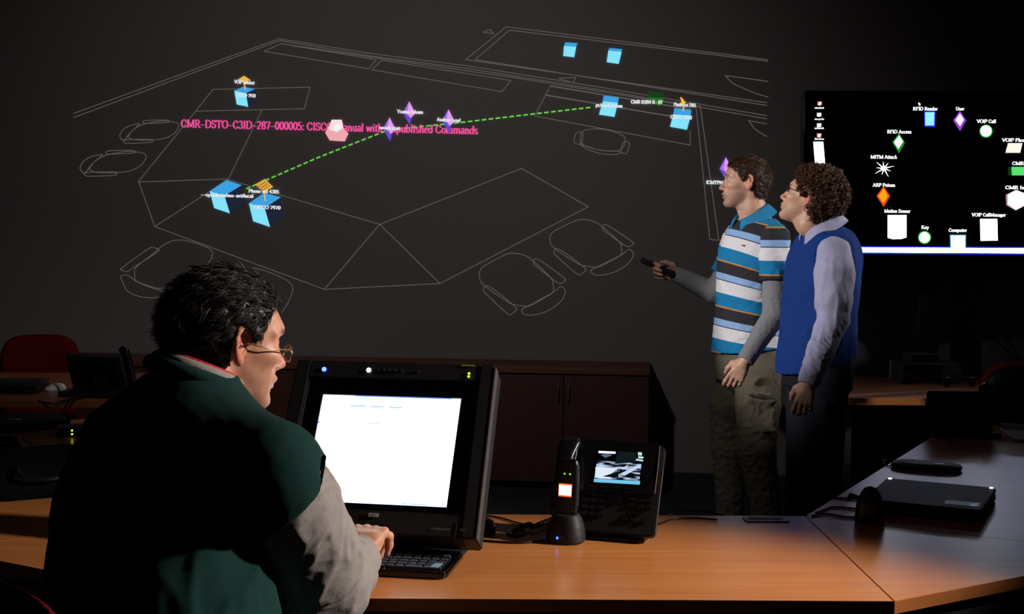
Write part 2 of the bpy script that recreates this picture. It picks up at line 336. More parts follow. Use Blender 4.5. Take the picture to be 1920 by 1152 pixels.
cube(c2([(640, 158), (713, 163), (705, 185), (632, 180)]), c2([(632, 180), (705, 185), (693, 248), (627, 240)]))
cube(c2([(905, 192), (982, 200), (975, 215), (898, 208)]), c2([(898, 208), (978, 215), (960, 288), (888, 277)]))
cube(c2([(870, 478), (962, 490), (955, 520), (865, 512)]), c2([(865, 512), (955, 520), (935, 606), (842, 592)]))
cube(c2([(1295, 552), (1397, 565), (1392, 598), (1288, 590)]), c2([(1288, 590), (1392, 598), (1370, 683), (1268, 665)]))
e_or = emis('projected_orange', (238, 178, 70)); e_or2 = emis('projected_orange_line', (120, 80, 30))
mb = MB(); wpoly(mb, c1([(470, 70), (512, 45), (556, 75), (515, 98)]), .007); wribbon(mb, c1([(513, 98), (519, 140)]), .008, .0075); pj(mb, 'phone_icon', e_or)
mb = MB(); wpoly(mb, c1([(588, 803), (657, 765), (713, 820), (650, 857)]), .007); wribbon(mb, c1([(652, 850), (659, 914)]), .008, .0075); pj(mb, 'phone_icon', e_or)
mb = MB()
for k in range(4): wribbon(mb, c1([(602 + k * 15, 800 - k * 8), (645 + k * 15, 842 - k * 8)]), .003, .008)
for k in range(3): wribbon(mb, c1([(610 + k * 14, 818 + k * 13), (665 + k * 14, 785 + k * 13)]), .003, .008)
pj(mb, 'phone_keys', e_or2)
mb = MB(); wpoly(mb, c2([(1328, 486), (1338, 490), (1364, 522), (1354, 528), (1350, 572), (1344, 570), (1346, 532), (1320, 528), (1338, 516)]), .008); pj(mb, 'arrow_icon', emis('projected_yellow', (250, 196, 60)))
mb = MB(); wpoly(mb, c2([(1138, 450), (1230, 460), (1228, 505), (1134, 500)]), .005); pj(mb, 'box_icon', emis('projected_dark_green', (24, 62, 26)))
mb = MB(); wpoly(mb, c2([(1134, 488), (1228, 493), (1225, 530), (1205, 542), (1145, 512)]), .006); pj(mb, 'box_front', emis('projected_green', (42, 112, 40)))
def diamond(dx, dy):
    f = lambda P: cD([(x + dx, y + dy) for x, y in P])
    for nm, P, c in (('diamond_icon', [(908, 320), (845, 435), (918, 470)], (160, 110, 232)), ('diamond_face', [(908, 320), (885, 440), (920, 488), (970, 443)], (226, 158, 238)), ('diamond_base', [(845, 435), (885, 440), (920, 488), (915, 562)], (104, 76, 205)), ('diamond_edge', [(920, 488), (940, 470), (915, 562)], (84, 60, 180))):
        mb = MB(); wpoly(mb, f(P), {'diamond_icon': .009, 'diamond_face': .0095, 'diamond_base': .0085, 'diamond_edge': .008}[nm]); pj(mb, nm, emis('projected_' + nm, c))
diamond(0, 0); diamond(198, -160); diamond(590, -80); diamond(3364, 400)
mb = MB(); wpoly(mb, cD([(330, 345), (430, 345), (448, 430), (498, 482), (460, 562), (310, 552), (265, 475)]), .007); pj(mb, 'ball_icon', emis('projected_salmon', (240, 168, 176)))
mb = MB(); wpoly(mb, cD([(330, 345), (430, 345), (448, 430), (380, 470), (300, 440)]), .008); pj(mb, 'ball_top', emis('projected_pink_white', (252, 222, 226)))
mb = MB(); wpoly(mb, [(632 + 6 * math.cos(a * PI / 8), 238.5 + 6 * math.sin(a * PI / 8)) for a in range(16)], .009); pj(mb, 'ball_glow', emis('projected_white', (245, 245, 245)))
for P in ([(462, 354), (600, 294), (730, 243)], [(735, 243), (862, 230), (990, 215), (1120, 200)]):
    Q = []; mb = MB()
    for a, b in zip(P, P[1:]):
        n = int(math.hypot(b[0] - a[0], b[1] - a[1]) / 1.0)
        for k in range(n): Q.append((a[0] + (b[0] - a[0]) * k / n, a[1] + (b[1] - a[1]) * k / n))
    for k in range(0, len(Q) - 9, 13): wribbon(mb, [Q[k], Q[k + 7]], .0075, .0045)
    pj(mb, 'dashed_line', emis('projected_lime', (112, 214, 84)))
def wtext(text, x0, y0, x1, y1, capx, mtl, name='caption', off=.010, bold=1.0):
    a = wpt(x0, y0, off); b = wpt(x1, y1, off); d = b - a; L = np.linalg.norm(d); t = d / L
    h = capx / .68 / FPX * 7.35; k = L / (textlen(text) * h)
    up = np.cross([-WX[1], WX[0], 0], t) * -1
    if up[2] < 0: up = -up
    mb = MB(); lettering(text, h, lambda x, y: tuple(a + t * (x * k) + up * y), mb, bold); pj(mb, name, mtl)
wtext('CMR-DSTO-C3ID-287-000005: CISCO Manual with Unpublished Commands', 339, 238.5, 896, 251.5, 14.2, emis('projected_pink', (240, 84, 158)), off=.006, bold=1.35)
e_wh = emis('projected_white_text', (225, 228, 232))
for tx, x0, y0, x1, y1 in (('VOIP handset', 439, 156, 477, 158.5), ('CISCO 7970', 443, 181, 479, 183), ('z-sysadmin/mozart/local', 376, 368, 475, 371), ('Phone ext 4305', 466, 361, 523, 363), ('CISCO 7970', 476, 391, 526, 393),
        ('Yoann Isham', 744, 212, 793, 213.5), ('Andrew Lead', 819, 227, 863, 229), ('workstat', 711, 242, 750, 244), ('pc/workstation', 1117, 200, 1167, 202), ('CMR 03/04 RB 07', 1183, 194, 1242, 195), ('Phone ext 2901', 1263, 199, 1305, 201), ('CISCO 7970', 1257, 222, 1297, 224), ('ICMTPN', 1324, 345, 1355, 346)):
    wtext(tx, x0, y0, x1, y1, 6.2, e_wh, 'small_caption', .0105, 1.9)

# ------------------------------------------------------------------ television
m_blk = mat('black_plastic', (16, 16, 18), 0.35, noise=(30, .2)); m_blkm = mat('black_matt_plastic', (24, 23, 24), 0.6, bump=(400, .1))
m_gloss = mat('black_gloss', (8, 8, 10), 0.12); m_scr = mat('dark_screen', (3, 3, 5), 0.1)
m_key = mat('key_plastic', (70, 78, 92), 0.5); m_sil = mat('silver_plastic', (140, 140, 144), 0.35, metal=0.6); m_gry = mat('grey_metal', (90, 90, 94), 0.45, metal=.3)
TY = 6.5
tv = thing('television', 'large black flat television showing coloured shapes labelled on a black screen', 'television', (2.2, TY + .05, 0))
def tvp(px, py, dy=0.0): return atY(px, py, TY - dy)
X0, Z1 = tvp(1508, 170)[0], tvp(1508, 170)[2]; Z0 = tvp(1508, 521)[2]; X1 = X0 + 1.44
def PT(o, par): o.parent = par; o.matrix_parent_inverse = Matrix.Translation(-Vector(par.location)); return o
zs1, zs0 = tvp(1530, 186)[2], tvp(1700, 477)[2]
mb = MB(); cx = (X0 + X1) / 2
mb.box((cx, TY + .035, (Z0 + Z1) / 2), (X1 - X0, .07, Z1 - Z0), bev=.006)
mb.box((cx, TY + .09, (Z0 + Z1) / 2), (1.1, .06, .6), bev=.02); PT(mb.build('housing', m_blk), tv)
mb = MB(); bw = .028
for c, d in (((cx, TY - .008, Z1 - bw / 2), (X1 - X0, .016, bw)), ((cx, TY - .008, (Z0 + zs0) / 2), (X1 - X0, .016, zs0 - Z0)), ((X0 + bw / 2, TY - .008, (Z0 + Z1) / 2), (bw, .016, Z1 - Z0)), ((X1 - bw / 2, TY - .008, (Z0 + Z1) / 2), (bw, .016, Z1 - Z0))): mb.box(c, d, bev=.003)
PT(mb.build('bezel', m_gloss), tv)
mb = MB(); mb.box((cx, TY - .016, Z0 + .012), (X1 - X0 - .1, .02, .012), bev=.003); PT(mb.build('bezel_lip', mat('lip_reflection_blue', (10, 12, 26), .2)), tv)  # blue put into the lip's colour for a faint reflection along the bezel
mb = MB(); mb.box((cx, TY - .001, (zs0 + zs1) / 2), (X1 - X0 - 2 * bw, .004, zs1 - zs0 + .01)); scr = PT(mb.build('screen', m_scr), tv)
m_lbl = None
def tpoly(P, name, m, off=.004, lab=None):
    mb = MB(); mb.poly([tvp(x, y, off) for x, y in P]); o = mb.build(name, m, None, label=lab); o.parent = scr; return o
c4 = T(2.809, 1480, 150)
def circ(cx, cy, r, n=24): return [(cx + r * math.cos(2 * PI * k / n), cy - r * math.sin(2 * PI * k / n)) for k in range(n)]
W_ = emis('screen_white', (255, 255, 255), 4); W_T = emis('screen_caption_white', (240, 242, 250), 2.0)
tpoly(c4([(710, 165), (770, 165), (768, 247), (711, 247)]), 'reader_icon', emis('screen_blue', (40, 50, 250), 1.0), .004); tpoly(c4([(715, 170), (764, 170), (762, 240), (716, 240)]), 'icon_fill', emis('screen_sky', (140, 225, 255), 1.2), .005)
tpoly(c4([(898, 163), (932, 213), (899, 270), (863, 213)]), 'user_icon', emis('screen_purple', (150, 60, 215)), .004); tpoly(c4([(899, 175), (920, 210), (899, 245), (874, 212)]), 'icon_fill', emis('screen_pink', (255, 225, 255), 1.2), .005)
tpoly(c4(circ(1036, 270, 35)), 'call_icon', emis('screen_green', (30, 170, 60)), .004); tpoly(c4(circ(1036, 269, 29)), 'icon_fill', W_, .005)
tpoly(c4([(1152, 333), (1228, 333), (1216, 384), (1138, 384)]), 'phone_icon', emis('screen_cream', (250, 240, 225), 1.1), .004)
tpoly(c4([(1152, 460), (1255, 458), (1255, 504), (1152, 502)]), 'record_icon', emis('screen_deep_green', (10, 60, 22)), .004); tpoly(c4([(1170, 458), (1262, 458), (1262, 503), (1172, 503)]), 'icon_fill', emis('screen_mint', (90, 225, 115)), .005)
tpoly(c4([(1195, 578), (1245, 600), (1252, 655), (1193, 688), (1143, 660), (1140, 605)]), 'issue_icon', emis('screen_mauve', (185, 150, 165)), .004); tpoly(c4([(1195, 582), (1250, 602), (1250, 655), (1193, 684), (1152, 655), (1152, 605)]), 'icon_fill', W_, .005)
tpoly(c4([(578, 280), (609, 330), (577, 387), (543, 328)]), 'access_icon', emis('screen_leaf', (30, 140, 50)), .004); tpoly(c4([(578, 292), (600, 325), (574, 365), (550, 328)]), 'icon_fill', emis('screen_pale_green', (235, 255, 235), 1.2), .005)
tpoly(c4([(497, 560), (531, 612), (497, 670), (459, 612)]), 'poison_icon', emis('screen_red_orange', (230, 70, 10)), .004); tpoly(c4([(497, 570), (520, 612), (495, 650), (468, 612)]), 'icon_fill', emis('screen_orange', (255, 160, 20), 1.1), .005)
P = []
for k in range(18):
    r = (10 if k % 2 else (58 if k % 4 else 42)); a = math.radians(95 + k * 20); P.append((498 + r * math.cos(a), 466 - r * .85 * math.sin(a)))
mb = MB()
for k in range(0, 18, 2): mb.poly([tvp(*c4([q])[0], .004) for q in (P[k], P[(k + 1) % 18], (498, 466), P[k - 1])])
o = mb.build('attack_icon', W_); o.parent = scr
tpoly(c4([(518, 712), (617, 712), (617, 830), (590, 838), (545, 839), (518, 832)]), 'sensor_icon', W_); tpoly(c4([(1005, 732), (1095, 732), (1098, 846), (1007, 848)]), 'manager_icon', W_)
tpoly(c4([(846, 816), (930, 816), (930, 887), (848, 887)]), 'computer_icon', emis('screen_cyan', (120, 215, 240))); tpoly(c4([(852, 822), (924, 822), (924, 884), (854, 884)]), 'icon_fill', W_, .005)
tpoly(c4(circ(712, 830, 35)), 'key_icon', emis('screen_green', (30, 170, 60))); tpoly(c4(circ(712, 830, 28)), 'icon_fill', W_, .005)
tpoly([(1525, 266), (1543.5, 266), (1560, 464), (1541, 464)], 'side_bar', W_, .004, 'white vertical bar')
mb = MB(); mb.poly([tvp(1541, 461.5, .0035), (X1 - .04, TY - .0035, tvp(1541, 461.5)[2]), (X1 - .04, TY - .0035, tvp(1541, 475.5)[2]), tvp(1541, 475.5, .0035)]); o = mb.build('task_bar_edge', emis('screen_royal', (40, 50, 215), 1.3)); o.parent = scr
mb = MB(); mb.poly([tvp(1541, 464, .005), (X1 - .04, TY - .005, tvp(1541, 464)[2]), (X1 - .04, TY - .005, tvp(1541, 473)[2]), tvp(1541, 473, .005)]); o = mb.build('task_bar', emis('screen_white_blue', (205, 215, 255), 14)); o.parent = scr
tpoly(c4([(680, 118), (692, 128), (686, 130), (690, 137), (684, 134), (681, 130)]), 'mouse_pointer', W_)
for (x, y, c) in ((160, 125, (235, 90, 50)), (157, 185, (225, 225, 235)), (157, 240, (225, 225, 235)), (157, 293, (240, 130, 80))):
    tpoly(c4([(x - 12, y - 12), (x + 12, y - 12), (x + 12, y + 8), (x - 12, y + 8)]), 'desktop_icon', emis('icon_%d' % (c[1]), c)); tpoly(c4([(x - 5, y - 6), (x + 8, y - 8), (x + 4, y + 8), (x - 8, y + 8)]), 'icon_fill', W_, .005)
def ttext(text, cx, base, wpx, cap=17):
    p = c4([(cx - wpx / 2, base), (cx + wpx / 2, base)]); a = tvp(*p[0], .006); b = tvp(*p[1], .006); L = b[0] - a[0]
    h = cap / 2.809 / .68 / FPX * TY; k = L / (textlen(text) * h); mb = MB(); lettering(text, h, lambda x, y: (a[0] + x * k, TY - .006, a[2] + y), mb, 1.3)
    o = mb.build('caption', W_T); o.parent = scr
for t in (('RFID Reader', 716, 160, 130), ('User', 899, 160, 45), ('VOIP Call', 1038, 226, 102), ('VOIP Phone', 1190, 325, 140), ('CMR', 1205, 448, 62), ('CMR Issue', 1208, 575, 142), ('VOIP CallManager', 1050, 719, 180), ('Computer', 887, 800, 96), ('Key', 715, 785, 40),
          ('Motion Sensor', 569, 699, 137), ('ARP Poison', 498, 562, 118), ('MITM Attack', 498, 414, 140), ('RFID Access', 579, 281, 128)): ttext(*t)
for y, s in ((151, 'wireshark'), (210, 'recycle'), (258, 'network'), (315, 'firefox')): ttext(s, 158, y, 50, 9)
# stand behind the television
st = thing('television_stand', 'black column stand holding the large television against the wall', 'stand', (2.18, 6.72, 0))
mb = MB(); mb.box((0, 0, .95), (.10, .07, 1.86), bev=.006); mb.build('column', m_blkm, st)
mb = MB(); mb.box((0, 0, .02), (.9, .5, .04), bev=.01); mb.build('base_plate', m_blkm, st)
mb = MB(); mb.box((0, -.063, 1.6), (.6, .03, .4), bev=.004); mb.build('mount_plate', m_blkm, st)
# hanging leads under the television
def cable(name, label, pts, r, m, group=None, cat='cable'):
    o = MB().tube(bez(pts, 10), r, 8).build(name, m, smooth=True); tag(o, label, cat, group); return o
m_cab = mat('black_rubber', (14, 14, 15), 0.45)
cable('hanging_cable', 'black lead hanging steeply from the television beside its column', [atY(1790, 525, 6.66), atY(1800, 570, 6.66), atY(1815, 620, 6.66), atY(1835, 680, 6.66), atY(1840, 699, 6.62)], .005, m_cab)
cable('hanging_cable', 'black lead crossing the steep one below the television', [atY(1805, 560, 6.69), atY(1842, 615, 6.69), atY(1880, 650, 6.69), atY(1915, 680, 6.69), atY(1935, 698, 6.66)], .005, m_cab)
cable('hanging_cable', 'black lead hanging from the television by the edge of the picture', [atY(1870, 525, 6.64), atY(1885, 570, 6.64), atY(1910, 620, 6.64), atY(1935, 640, 6.64), atY(1950, 700, 6.60)], .005, m_cab)

# ------------------------------------------------------------------ cabinets along the wall
m_cab_w = wood('dark_cherry_veneer', (84, 42, 30), (96, 50, 36), .45, axis=0); m_cab_d = wood('dark_cherry_door', (58, 28, 21), (66, 33, 25), .5, axis=2); m_dark = mat('plinth_black', (20, 18, 18), .7)
def make_cabinet(label):
    t = thing('cabinet', label, 'cabinet', group=None)      # local: front at y=0, back y=.40, x 0..0.92
    W = .92
    MB().box((W / 2, .21, .405), (W, .38, .59)).build('carcass', m_cab_d, t)
    MB().box((W / 2, .20, .715), (W, .42, .03), bev=.002).build('cabinet_top', m_cab_w, t)
    MB().box((W / 2, .22, .055), (W - .02, .34, .11)).build('plinth', m_dark, t)
    for s in (0, 1):
        x = W * .25 + s * W / 2
        dr = MB().box((x, .008, .4), (W / 2 - .006, .018, .58), bev=.0015).build('door', m_cab_d, t)
        hx = W / 2 + (-.028 if s == 0 else .028)
        hd = MB().tube([(hx, .0, .645), (hx, -.022, .640), (hx, -.028, .60), (hx, -.022, .56), (hx, .0, .555)], .0045, 8).build('handle', mat('satin_steel', (170, 165, 160), .3, metal=.9), dr, smooth=True)
    return t
cab_lab = ['low dark cherry cabinet at the right end of the row, next to the striped polo', 'low dark cherry cabinet hidden behind the lit desk monitor', 'low dark cherry cabinet directly behind the seated man in glasses', 'low dark cherry cabinet behind the black desk phone on the left', 'low dark cherry cabinet behind the red chair, leftmost of the row']
c0 = make_cabinet(cab_lab[0]); ang = -math.atan(.12); dirx = (math.cos(ang), math.sin(ang)); xr = atY(1219, 694, 6.84)[0]
for i in range(5):
    c = c0 if i == 0 else copy_tree(c0)
    ex = xr - (i + 1) * .926; # left-hand end
    c.location = (xr - (i + 1) * .926 * dirx[0], wally(xr) - .43 - (-(i + 1) * .926) * dirx[1] * -1, 0)
    c.location[1] = wally(c.location[0]) - .43; c.rotation_euler = (0, 0, ang); c['label'] = cab_lab[i]; c['group'] = 'cabinets along the back wall'

# ------------------------------------------------------------------ desks
m_beech = wood('beech_laminate', (206, 126, 66), (220, 140, 76), .28, spec=.45, axis=0); m_edge = mat('beech_edge', (176, 104, 56), .4, noise=(20, .15)); m_leg = mat('grey_steel_leg', (70, 70, 72), .45, metal=.4)
def desk(name, label, pts, legs, th=.027, top=.72, skirt=None, group='desk units of the ring', wd=None):
    cx_ = sum(p[0] for p in pts) / len(pts); cy_ = sum(p[1] for p in pts) / len(pts)
    t = thing(name, label, 'desk', (cx_, cy_, 0), group=group)
    # shrink slightly for the joint line
    Q = []
    n = len(pts)
    for i in range(n):
        a, b, c = (np.array(pts[i - 1]), np.array(pts[i]), np.array(pts[(i + 1) % n]))
        u = (a - b) / np.linalg.norm(a - b); v = (c - b) / np.linalg.norm(c - b); s_ = abs(u[0] * v[1] - u[1] * v[0])
        q = b + (u + v) / s_ * .0016; Q.append((q[0] - cx_, q[1] - cy_))
    MB().prism(Q, top - th, top - .0012).build('edge_band', wd or m_edge, t)
    Q2 = [(x * .9995, y * .9995) for x, y in Q]; MB().prism(Q2, top - .0015, top).build('tabletop', wd or m_beech, t)
    for (x, y) in legs:
        MB().cyl((x - cx_, y - cy_, 0), (x - cx_, y - cy_, top - th), .025).build('leg', m_leg, t, smooth=True)
    if skirt:
        a, b = skirt; d = np.array(b) - np.array(a); L = np.linalg.norm(d); R = Matrix.Rotation(math.atan2(d[1], d[0]), 3, 'Z'); c = (np.array(a) + b) / 2
        MB().box((c[0] - cx_, c[1] - cy_, top - th - .03), (L, .03, .058), R).build('rail', m_dark, t)
    return t
A_in, A_out = (.773, 3.325), (.775, 2.545)                       # right-hand joint of the middle desk
B_in, B_out = (-.66, 3.325), (-.66, 2.545)
u60 = np.array([.5, .866]); n30 = np.array([.866, -.5])
wR = np.array(A_in) + n30 * .78; wL = np.array(B_in) + np.array([-.866, -.5]) * .78
desk('desk', 'straight beech desk in front of the seated man, carrying the lit monitor and keyboard', [B_out, A_out, A_in, B_in], [(-.6, 2.62), (.7, 2.62), (-.6, 3.25), (.7, 3.25)], skirt=((-.64, 2.585), (.75, 2.585)))
desk('corner_desk', 'triangular beech corner piece between the monitor desk and the closed laptop desk', [A_out, tuple(wR), A_in], [(.95, 2.72)], skirt=(np.array(A_out) + [.0, .04] + u60 * 0 + [.05, .03], wR + [-.03, .03]))
e1 = np.array(A_in) + u60 * 1.95; e2 = wR + u60 * 1.95
desk('desk', 'beech desk running away at right with the closed laptop and paper on it', [A_in, tuple(wR), tuple(e2), tuple(e1)], [tuple(np.array(A_in) + u60 * .1 + n30 * .08), tuple(wR + u60 * .1 - n30 * .08), tuple(e1 - u60 * .1 + n30 * .08), tuple(e2 - u60 * .1 - n30 * .08)])
desk('corner_desk', 'triangular beech corner piece at the left behind the seated man', [tuple(wL), B_out, B_in], [(-.88, 2.76)])
v120 = np.array([-.5, .866]); n150 = np.array([-.866, -.5]); f1 = np.array(B_in) + v120 * 1.95; f2 = wL + v120 * 1.95
desk('desk', 'beech desk running away at left under black laptops and a bag', [B_in, tuple(f1), tuple(f2), tuple(wL)], [tuple(np.array(B_in) + v120 * .1 + n150 * .08), tuple(wL + v120 * .1 - n150 * .08), tuple(f1 - v120 * .1 + n150 * .08), tuple(f2 - v120 * .1 - n150 * .08)])
desk('table', 'wooden table at far left carrying a black telephone, in front of the red chair', [(-3.4, 5.50), (-1.45, 5.50), (-1.45, 6.62), (-3.4, 6.62)], [(-3.3, 5.6), (-1.55, 5.6), (-3.3, 6.5), (-1.55, 6.5)], group=None, wd=wood('brown_laminate', (120, 70, 44), (134, 80, 52), .35))
# table against the wall at right
m_wal = wood('walnut_laminate', (150, 92, 56), (166, 104, 66), .35, axis=0)
rt = thing('side_table', 'brown table against the wall below the television, with silver equipment on it', 'table', (2.5, 6.22, 0))
MB().box((0, 0, .704), (2.0, .92, .032), bev=.002).build('tabletop', m_wal, rt); MB().box((0, -.461, .704), (2.0, .004, .032)).build('edge_band', mat('orange_edge', (205, 130, 66), .4), rt)
for x in (-.975, .975): MB().box((x, 0, .344), (.045, .88, .688), bev=.002).build('side_panel', m_leg, rt)
MB().box((0, .36, .42), (1.9, .02, .5)).build('back_panel', m_dark, rt)

# ------------------------------------------------------------------ lit desk monitor
MM = fmat((-.298, 2.951, .954), -.192, .552)
mon = thing('monitor', 'chunky black desk monitor leaning back with a glaring white screen', 'monitor', M=Matrix.Translation((-.22, 3.0, .72)))
def PM(mb, name, m, par=mon, smooth=False, M=MM, label=None):
    o = mb.build(name, m, None, smooth, M, label); wm = o.matrix_world.copy(); bpy.context.view_layer.update()
    o.parent = par; o.matrix_parent_inverse = par.matrix_world.inverted(); o.matrix_world = wm; return o
bpy.context.view_layer.update()
mb = MB()                                                            # housing: shell round the sunken face, deeper to the back
ho = [(-.252, -.217), (.247, -.217), (.243, .222), (-.248, .222)]
mb.prism([(-.225, -.205), (.225, -.205), (.215, .205), (-.225, .205)], -.085, -.004, bev=.008)
mb.prism([(-.15, -.17), (.15, -.17), (.14, .12), (-.14, .12)], -.15, -.07, bev=.02)
mb.prism([(.212, -.207), (.247, -.207), (.243, .222), (.208, .222)], -.075, .012, bev=.004); mb.prism([(-.252, -.207), (-.21, -.207), (-.21, .222), (-.248, .222)], -.075, .012, bev=.004)
mb.prism([(-.215, .175), (.212, .175), (.212, .222), (-.215, .222)], -.075, .010, bev=.004); mb.prism([(-.215, -.207), (.215, -.207), (.215, -.150), (-.215, -.150)], -.075, .010, bev=.004)
PM(mb, 'housing', m_blkm, smooth=True)
MB_ = MB(); MB_.prism([(-.212, -.152), (.213, -.152), (.213, -.134), (-.212, -.134)], -.006, .003); MB_.prism([(-.212, .135), (.213, .135), (.213, .177), (-.212, .177)], -.006, .003)
MB_.prism([(-.212, -.135), (-.170, -.135), (-.170, .136), (-.212, .136)], -.006, .003); MB_.prism([(.170, -.135), (.213, -.135), (.213, .136), (.170, .136)], -.006, .003); PM(MB_, 'bezel', m_gloss)
PM(MB().prism([(.2475, -.205), (.2500, -.205), (.2460, .215), (.2435, .215)], -.02, .013), 'side_trim', mat('grey_trim', (78, 72, 72), .45))
msc = PM(MB().box((0, 0, -.004), (.341, .271, .006)), 'screen', emis('monitor_white', (255, 255, 255), 2.2))
def mp(pts, name, m, z=.0012, par=msc): return PM(MB().poly([(x, y, z) for x, y in pts]), name, m, par)
def rc(x0, y0, x1, y1): return [(x0, y0), (x1, y0), (x1, y1), (x0, y1)]
blu = emis('monitor_blue', (60, 140, 250), 1.2); cyn = emis('monitor_pale_cyan', (176, 226, 236), 1.0)
mp(rc(-.09, .1325, .147, .1348), 'title_bar', blu); mp(rc(-.1705, -.1352, .17, -.1330), 'task_bar', blu); mp(rc(.065, -.131, .12, -.128), 'task_button', cyn)
for x0, x1, y in ((-.098, -.058, .1055), (-.047, -.015, .1055), (-.003, .03, .1050)): mp(rc(x0, y, x1, y + .004), 'menu_text', cyn)
mp(rc(-.045, .062, -.02, .066), 'menu_text', emis('monitor_faint', (222, 238, 242), 1)); mp(rc(-.170, .061, -.166, .065), 'cursor_mark', blu)
for x, y, c, s, n in ((-.176, .197, (60, 80, 255), 9, 'blue power light'), (-.064, .198, (240, 235, 235), 5, 'white round light')):
    PM(MB().prism(circ(x, y, .0055, 16), .009, .0125), 'indicator_light', emis('led_' + n.split()[0], c, s), label=n)
for y in (.196, .188): PM(MB().prism(circ(.183, y, .0028, 10), .009, .0125), 'indicator_light', emis('led_lime', (190, 220, 30), 2.5), label='small yellow-green light')
PM(MB().box((.178, .2165, .0115), (.032, .0022, .002)), 'yellow_strip', mat('glowing_yellow_tape', (150, 150, 30), .5, emit=(120, 120, 20), es=.25))  # tape glows faintly of itself, though it is no lamp
for k in range(5): PM(MB().prism(circ(-.04 + k * .014 + (.002 if k > 3 else 0), .199, .0042, 14), .009, .0135, bev=.001), 'control_button', mat('button_grey', (58, 56, 58), .4), smooth=True)
PM(MB().box((.058, .197, .0112), (.008, .005, .003), bev=.001), 'control_button', _m['button_grey'])
bd = PM(MB().box((.006, -.163, .0115), (.023, .0085, .003), bev=.0006), 'badge', mat('glowing_badge_silver', (150, 138, 136), .4, emit=(120, 112, 112), es=.18))  # badge given a slight glow of its own
mb = MB(); lettering('ncc', .007, lambda x, y: (-.0005 + x * 1.2, -.166 + y, .0135), mb, 1.6); PM(mb, 'badge_lettering', mat('badge_ink', (70, 60, 60), .6), bd)
mb = MB(); lettering('Commander', .0095, lambda x, y: (.143 + x * .95, -.190 + y, .0108), mb, .9); PM(mb, 'nameplate_lettering', mat('glowing_grey_ink', (104, 98, 98), .5, emit=(60, 56, 56), es=.4))  # lettering ink glows a little by itself
PM(MB().box((.2, -.188, .0105), (.0012, .035, .0016)), 'seam', mat('seam_grey', (60, 56, 56), .5)); mb = MB(); lettering('TEC', .007, lambda x, y: (.209 + x, -.19 + y, .0128), mb, .9); PM(mb, 'nameplate_lettering', _m['glowing_grey_ink'])
# stand: arm and foot plate
Rz = Matrix.Rotation(-.192, 3, 'Z')
def dz(x, y, z): v = Rz @ Vector((x, y, 0)); return Vector((-.298 + v.x, 2.951 + v.y, z))
PM(MB().box(dz(0.02, .05, .815), (.14, .05, .15), Rz @ Matrix.Rotation(-.25, 3, 'X'), bev=.01), 'stand_neck', m_blkm, M=Matrix(), smooth=True)
mbf = MB(); mbf.prism([tuple(dz(x, y, 0))[:2] for x, y in rrect(.36, .22, .05, 6, .02, .03)], .72, .732, bev=.003); PM(mbf, 'foot', m_blkm, M=Matrix(), smooth=True)
PM(MB().lathe([(.004, 0), (.022, 0), (.022, .004), (.018, .007), (.004, .007)], 20, Matrix.Translation((-.128, 2.905, .72)) @ Matrix.Scale(.55, 4, (0, 1, 0))), 'foot_pad', m_blk, M=Matrix(), smooth=True)

# ------------------------------------------------------------------ keyboard
kb = thing('keyboard', 'black computer keyboard under the seated man\'s hand', 'keyboard', (-.335, 2.812, .72), math.radians(-10))
mb = MB(); mb.prism(rrect(.435, .185, .018, 6), 0, .016, bev=.004); mb.build('keyboard_body', m_gloss, kb, smooth=True)
kme = None
rows = [(-.055, [1] * 3 + [2.2] + [1, 1, 1, 1] + [1] * 3 + [1] * 3 + [.0]), (-.033, [1] * 15 + [1] * 3), (-.011, [1] * 15 + [1] * 3), (.011, [1] * 15 + [1] * 3), (.033, [1] * 15 + [1] * 3), (.056, [1] * 15 + [1] * 3)]
nk = 0
for r, y in enumerate((-.063, -.041, -.019, .003, .025, .047, .070)):
    if r == 6: widths = [.85] * 16 + [.85] * 4
    elif r == 0: widths = [1.3, 1, 1.3, 5.2, 1.2, 1, 1.2, 1, 1, 1, 2, 1, 1.0]
    else: widths = [1 + .25 * ((r + 1) % 3)] + [1] * 13 + [1.2] + [1] * 4
    tot = sum(widths); x = -.203; u = .405 / tot
    if nk > 96: break
    for wd in widths:
        if wd <= 0: continue
        if r in (5,) or nk >= 100: pass
        mb = MB(); kh = .0155 if r < 6 else .011
        mb.prism([(x + .001, y - kh / 2), (x + u * wd - .0015, y - kh / 2), (x + u * wd - .003, y + kh / 2), (x + .0025, y + kh / 2)], .0155, .0205 + (.003 if r > 3 else 0), bev=.001)
        if nk < 100: mb.build('key', m_key if not (r == 0 and wd == 1.0 and x > .17) else m_key, kb)
        else: mb.bm.free()
        x += u * wd; nk += 1
MB().prism([(.176, -.071), (.192, -.071), (.197, -.035), (.181, -.035)], .0195, .0215).build('light_key', mat('pale_blue_key', (150, 182, 205), .3), kb)

# ------------------------------------------------------------------ desk phone with a screen
QM = fmat((.264, 3.108, .886), -.324, .511)
ph = thing('desk_phone', 'black office telephone with a small lit screen, right of the cordless handset', 'telephone', M=Matrix.Translation((.25, 3.12, .72)))
bpy.context.view_layer.update()
def PQ(mb, name, m, par=ph, smooth=False, label=None, M=QM): return PM(mb, name, m, par, smooth, M, label)
mb = MB(); mb.prism(rrect(.215, .232, .012, 4, -.000, -.050), -.022, -.001, bev=.003); mb.prism([(-.09, -.12), (.09, -.12), (.09, .03), (-.09, .03)], -.05, -.02, bev=.01); PQ(mb, 'phone_body', m_blkm, smooth=True)
PQ(MB().prism(rrect(.20, .135, .010, 4, -.002, .000), -.002, .005, bev=.002), 'screen_housing', m_blk, smooth=True)
psc = PQ(MB().box((0, 0, .0045), (.118, .084, .002)), 'phone_screen', m_scr)
